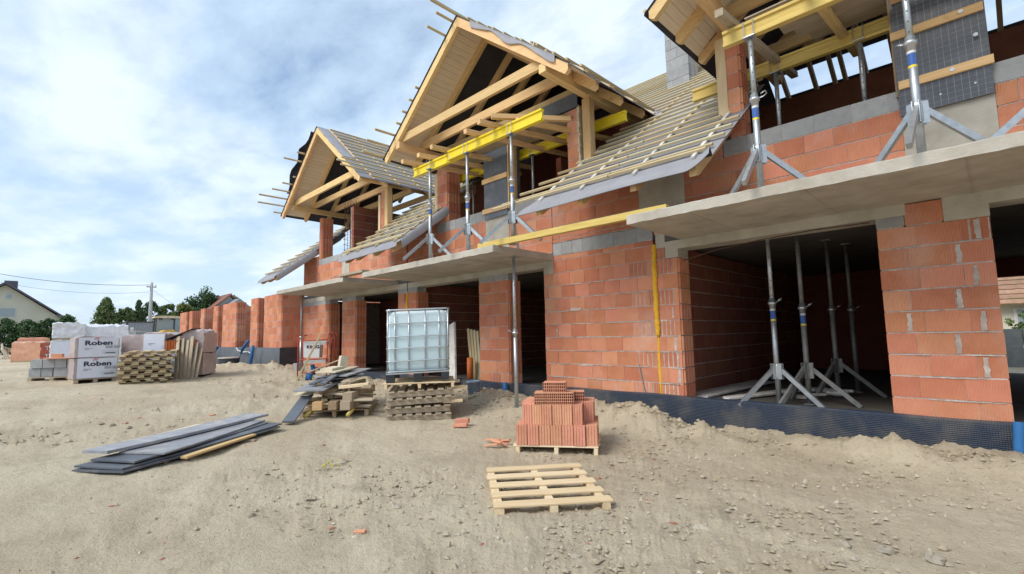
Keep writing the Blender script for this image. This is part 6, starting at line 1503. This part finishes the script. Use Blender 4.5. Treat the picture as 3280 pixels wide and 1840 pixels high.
# ------------------------------------------------------------------ trees and hedges
def tree(name, x, y, h, rx, rz, label, mt, shape='cone', n=3500, leaf=0.22, trunk=0.12, base=0.0, group='trees beyond the site', seed=1, clumps=40):
    rr_ = np.random.default_rng(seed); t = empty(name, (x, y, 0.5), label, 'tree' if 'hedge' not in name and 'shrub' not in name else 'shrub', group)
    m = MB(); z0 = 0.5
    m.tube([(x, y, z0 - 0.2), (x + 0.05, y, z0 + h * 0.35), (x, y + 0.05, z0 + h * 0.75)], trunk, 7, trunk * 0.35)
    for k in range(7):
        a = rr_.uniform(0, 6.28); zb = z0 + h * rr_.uniform(0.2, 0.55); e = rx * 0.75
        m.tube([(x, y, zb), (x + e * 0.5 * math.cos(a), y + e * 0.5 * math.sin(a), zb + h * 0.12), (x + e * math.cos(a), y + e * math.sin(a), zb + h * 0.28)], trunk * 0.45, 5, 0.02)
    obj('trunk', m, 'bark', t, True)
    vs = []; fs = []
    cl = []
    for k in range(clumps):
        if shape == 'cone':
            f = rr_.random() ** 0.8; zc_ = z0 + h * (base + (1 - base) * f); r_ = rx * (1 - f) ** 0.75 * (0.55 + 0.45 * rr_.random()); a = rr_.uniform(0, 6.28); cl.append((x + r_ * math.cos(a), y + r_ * math.sin(a), zc_, rx * (0.16 + 0.24 * (1 - f))))
        elif shape == 'mound':
            f = rr_.random() ** 0.9; a = rr_.uniform(0, 6.28); r_ = rx * (1 - f ** 2.6) ** 0.5 * (0.5 + 0.5 * rr_.random()); cl.append((x + r_ * math.cos(a), y + r_ * math.sin(a), z0 + h * (0.04 + 0.90 * f), rx * (0.16 + 0.14 * rr_.random())))
        else:
            v3 = rr_.normal(size=3); v3 /= np.linalg.norm(v3); r_ = rr_.random() ** 0.4; cl.append((x + v3[0] * rx * r_ * 0.85, y + v3[1] * rx * r_ * 0.85, z0 + h * 0.62 + v3[2] * rz * r_, rx * rr_.uniform(0.2, 0.36)))
    per = n // clumps
    C = np.repeat(np.array(cl), per, 0); off = rr_.normal(size=(len(C), 3)); off /= np.linalg.norm(off, axis=1)[:, None]; off *= (rr_.random(len(C)) ** 0.5)[:, None]
    P = C[:, :3] + off * C[:, 3:4]
    nrm = off + rr_.normal(size=off.shape) * 0.6; nrm /= np.linalg.norm(nrm, axis=1)[:, None]
    t1 = np.cross(nrm, rr_.normal(size=off.shape)); t1 /= np.linalg.norm(t1, axis=1)[:, None]; t2 = np.cross(nrm, t1)
    s = leaf * (0.6 + 0.8 * rr_.random(len(C)))[:, None]
    V = np.stack([P - t1 * s * 0.5, P + t2 * s * 0.32, P + t1 * s * 0.5, P - t2 * s * 0.32], 1).reshape(-1, 3)
    c = np.array([x, y, 0.5]); me = bpy.data.meshes.new('crown'); k = len(C)
    me.vertices.add(4 * k); me.vertices.foreach_set('co', (V - c).ravel()); me.loops.add(4 * k); me.loops.foreach_set('vertex_index', np.arange(4 * k)); me.polygons.add(k); me.polygons.foreach_set('loop_start', np.arange(k) * 4); me.update(calc_edges=True); me.validate()
    me.materials.append(MATS[mt]); link(bpy.data.objects.new('crown', me), t, Matrix.Translation(Vector((x, y, 0.5)))); return t
hed = [('leftmost dense shrub of the hedge before the gabled house', -2.9, 3.3), ('second shrub from the left in the hedge before the gabled house', -1.4, 3.4), ('third shrub from the left in the hedge before the gabled house', 0.1, 3.25), ('fourth shrub from the left in the hedge before the gabled house', 1.5, 3.4), ('tallest rightmost shrub of the hedge before the gabled house', 2.75, 3.8)]
for i, (lb, y, h) in enumerate(hed): tree('hedge_shrub', -64 - 0.5 * (i % 2), y, h, 1.3, h * 0.5, lb, 'leaf_dark', 'mound', 7000, 0.17, 0.08, 0.0, 'hedge before the gabled house', 100 + i, 110)
tree('hedge_shrub', -66, -4.6, 3.0, 1.3, 1.5, 'shrub at the far left end of the house hedge', 'leaf_dark', 'mound', 5000, 0.18, 0.08, 0.0, 'hedge before the gabled house', 130, 80)
tree('conifer', -72, 6.35, 6.0, 1.95, 2, 'tall yellowish green conifer left of the utility pole', 'leaf_green', 'cone', 12000, 0.20, 0.15, 0.0, seed=7, clumps=190)
tree('conifer', -73, 8.3, 5.2, 1.6, 2, 'shorter dull conifer right of the tall yellowish one', 'leaf_green', 'mound', 7000, 0.22, 0.12, 0.0, seed=8, clumps=100)
tree('conifer', -74, 9.6, 6.0, 1.25, 2, 'slim dark green conifer with pointed tip', 'leaf_dark', 'cone', 7000, 0.20, 0.12, 0.0, seed=9, clumps=110)
tree('broadleaf_tree', -76, 11.1, 6.2, 1.8, 2.1, 'dark rounded tree left of the utility pole', 'leaf_dark', 'mound', 8000, 0.22, 0.14, seed=10, clumps=120)
tree('broadleaf_tree', -75, 12.8, 6.0, 1.6, 2.0, 'dull green tree behind the utility pole', 'leaf_green', 'mound', 7000, 0.22, 0.14, seed=11, clumps=100)
tree('conifer', -74, 14.2, 6.0, 1.7, 2, 'bright yellow green conifer right of the utility pole', 'leaf_yellow', 'mound', 8000, 0.20, 0.14, 0.0, seed=12, clumps=110)
tree('broadleaf_tree', -72, 15.6, 5.2, 1.7, 1.7, 'low dark bush right of the yellow green conifer', 'leaf_dark', 'mound', 5000, 0.24, 0.1, seed=13, clumps=70)
tree('broadleaf_tree', -78, 17.3, 8.3, 2.5, 2.7, 'large loose leafed tree, left of the two above the brick walls', 'leaf_dark', 'ball', 7000, 0.27, 0.22, seed=14, clumps=62)
tree('broadleaf_tree', -80, 21.2, 8.4, 2.2, 2.3, 'large loose leafed tree, right of the two above the brick walls', 'leaf_dark', 'ball', 6000, 0.27, 0.2, seed=15, clumps=54)
tree('broadleaf_tree', -76, 18.6, 5.6, 1.7, 1.5, 'lighter green bush between the two large trees', 'leaf_green', 'ball', 4000, 0.25, 0.12, seed=16, clumps=50)
tree('broadleaf_tree', 2.6, 27, 1.3, 0.9, 0.7, 'small green bush before the tiled neighbour house', 'leaf_yellow', 'ball', 1500, 0.12, 0.05, seed=17, clumps=24)
tree('broadleaf_tree', 0.9, 27.5, 1.2, 0.7, 0.6, 'bush under the window of the tiled neighbour house', 'leaf_green', 'ball', 1300, 0.12, 0.05, seed=18, clumps=24)

# ------------------------------------------------------------------ loose stones, chips and litter
def scatter(name, n, mt, label, size, aspect, seed, region, dens=None, pw=3):
    rr_ = np.random.default_rng(seed)
    base = np.array([(1, 0, 0), (-1, 0, 0), (0, 1, 0), (0, -1, 0), (0, 0, 1), (0, 0, -1)], float)
    oct_f = np.array([(0, 2, 4), (2, 1, 4), (1, 3, 4), (3, 0, 4), (2, 0, 5), (1, 2, 5), (3, 1, 5), (0, 3, 5)])
    k = n * 14; r = region[0] * (region[1] / region[0]) ** rr_.random(k); a = np.radians(rr_.uniform(70, 188, k)); x = r * np.cos(a); y = r * np.sin(a)
    ok = ~((y > 7.1) | ((x < -18) & (y > 6.2)) | (y < -3))
    if dens is not None: ok &= rr_.random(k) < dens(x, y)
    x = x[ok][:n]; y = y[ok][:n]; r = r[ok][:n]; n = len(x)
    s = size * (0.45 + rr_.random(n) ** pw * 2.2) * np.where(r < 9, 1, 1.5)
    P = base[None] * (1 + 0.35 * rr_.normal(size=(n, 6, 1))) * np.array([1, aspect[0], aspect[1]]) * s[:, None, None]
    an = rr_.uniform(0, 6.28, n); c_, s_ = np.cos(an)[:, None], np.sin(an)[:, None]
    Q = np.stack([P[..., 0] * c_ - P[..., 1] * s_ + x[:, None], P[..., 0] * s_ + P[..., 1] * c_ + y[:, None], P[..., 2] + (gbase(x, y) + s * aspect[1] * 0.3)[:, None]], -1)
    Fc = (oct_f[None] + (np.arange(n) * 6)[:, None, None]).reshape(-1, 3)
    o = obj(name, MB().add(Q.reshape(-1, 3).tolist(), Fc.tolist()), mt); return tag(o, label, kind='stuff')
def patchy(x, y): return np.clip(0.15 + 1.6 * fbm(x, y, 0.5, 3, 40) + 0.5 * (y > 5.6) + 0.5 * ((x > -1.6) & (y > 3.6)), 0.04, 1.0)
def patchy2(x, y): return np.clip(patchy(x, y) ** 2 * 1.3 + 0.9 * np.exp(-((x + 4.6) ** 2 + (y - 2.5) ** 2) / 0.7), 0.02, 1.0)
scatter('gravel', 3600, 'stone', 'small stones and clods strewn over the soil', 0.0115, (0.8, 0.6), 3, (1.6, 30), patchy)
scatter('soil_crumbs', 9000, 'soil', 'loose crumbs of soil lying on the trodden ground', 0.012, (0.85, 0.7), 6, (1.5, 26), patchy2, 4)
scatter('brick_chips', 230, 'chip', 'small red brick chips in the soil', 0.013, (0.6, 0.4), 4, (2.0, 26))
scatter('wood_slivers', 220, 'sliver', 'pale wood slivers and litter on the soil', 0.012, (0.35, 0.3), 5, (2.0, 24))
def clods():
    rr_ = np.random.default_rng(91); V = []; Fc = []
    ico = bpy.data.meshes.new('tmp'); import bmesh
    bm = bmesh.new(); bmesh.ops.create_icosphere(bm, subdivisions=1, radius=1.0); bv_ = np.array([v.co[:] for v in bm.verts]); bf = [tuple(v.index for v in f.verts) for f in bm.faces]; bm.free(); bpy.data.meshes.remove(ico)
    for k in range(700):
        x = rr_.uniform(-9.5, 0.9) if rr_.random() < 0.9 else rr_.uniform(-18, -9.5); y = 7.12 - abs(rr_.normal()) * 0.42
        s = 0.008 + 0.030 * rr_.random() ** 2.5 + (0.03 if rr_.random() < 0.03 else 0)
        P = bv_ * (1 + 0.13 * rr_.normal(size=(len(bv_), 1))) * np.array([1, 0.85, 0.7]) * s + np.array([x, y, GZ(x, y) + 0.01 + s * 0.1])
        b = len(V) * len(bv_); V.append(P); Fc += [tuple(i + b for i in f) for f in bf]
    o = obj('soil_clods', MB().add(np.concatenate(V), Fc), 'soil', None, False); tag(o, 'crumbled clods of soil along the foot of the walls', kind='stuff')
clods()
SM = []
for i in range(6):
    rr_ = np.random.default_rng(300 + i); m = MB(); n_, q_ = 7, 10; vs = []
    for a in range(n_ + 1):
        th = math.pi * a / n_
        for b in range(q_): ph = 2 * math.pi * b / q_; r_ = 1 + 0.13 * rr_.normal(); vs.append((r_ * math.sin(th) * math.cos(ph), 0.75 * r_ * math.sin(th) * math.sin(ph), 0.55 * r_ * math.cos(th)))
    fs = [(a * q_ + b, (a + 1) * q_ + b, (a + 1) * q_ + (b + 1) % q_, a * q_ + (b + 1) % q_) for a in range(n_) for b in range(q_)]
    SM.append(mesh_of('stone', m.add(vs, fs), 'stone', False))
STN = [(-1.70, 3.73, 0.075, 'flat grey stone near the bottom right'), (-1.52, 3.55, 0.05, 'dark pointed stone beside the flat one near the bottom right'), (-0.88, 4.13, 0.05, 'rounded brown stone at the bottom right'), (-0.66, 4.21, 0.06, 'larger brown stone right of the rounded one'), (-0.41, 4.28, 0.085, 'largest pale stone in the bottom right corner'), (-2.15, 2.73, 0.045, 'pale stone below the foreground pallet'), (-1.36, 5.06, 0.05, 'clod halfway to the membrane on the right'),
       (-5.1, 1.9, 0.04, 'stone on the bare soil left of the foreground pallet'), (-6.2, 1.4, 0.035, 'small stone right of the black boards'), (-9.6, 1.2, 0.05, 'stone left behind the black boards'), (-3.9, 2.4, 0.05, 'brown stone at the left end of the foreground pallet'), (-5.6, 2.75, 0.06, 'stone beside the dry leaves')]
CM = [m_.copy() for m_ in SM]
for m_ in CM: m_.materials.clear(); m_.materials.append(MATS['clod'])
for i, (x, y, s, lb) in enumerate(STN):
    cl_ = 'clod' in lb or 'lump' in lb or 'heap' in lb
    o = bpy.data.objects.new('clod' if cl_ else 'stone', (CM if cl_ else SM)[i % 6]); M = Matrix.Translation((x, y, GZ(x, y) - s * 0.05)) @ Matrix.Rotation(i * 1.3, 4, 'Z') @ Matrix.Scale(s, 4)
    COL.objects.link(o); o.matrix_local = M; WORLD[o.name] = M; tag(o, lb, 'clod' if ('clod' in lb or 'lump' in lb or 'heap' in lb) else 'stone', 'stones and clods lying about')
m = MB()
for i in range(7):
    a = i * 0.9; x = -5.52 + 0.09 * math.cos(a * 2.1); y = 2.54 + 0.09 * math.sin(a * 1.7); z = GZ(x, y) + 0.03
    m.add([(x, y, z), (x + 0.06 * math.cos(a), y + 0.06 * math.sin(a), z + 0.035), (x + 0.11 * math.cos(a + 0.3), y + 0.11 * math.sin(a + 0.3), z + 0.01), (x + 0.05 * math.cos(a + 0.9), y + 0.05 * math.sin(a + 0.9), z + 0.03)], [(0, 1, 2, 3)])
tag(obj('dry_leaves', m, 'dry_leaf'), 'clump of yellow dry leaves on the bare soil', 'leaves')
rr = random.Random(77)
for i, (x, y) in enumerate(((-9.9, 2.4), (-9.0, 3.6), (-3.6, 1.9), (-17.6, 5.75), (-17.0, 5.8))):
    tag(beam('brick_fragment', (x - 0.035, y - 0.02, GZ(x, y) + 0.01), (x + 0.035, y + 0.03, GZ(x, y) + 0.018), 0.04, 0.02, 'clay'), ('red brick shard behind the black boards', 'red brick shard left of the offcut heap', 'red brick shard below the foreground pallet', 'broken brick before the dark end of the unfinished wall', 'flat broken brick beside it near the dark wall end')[i], 'brick')
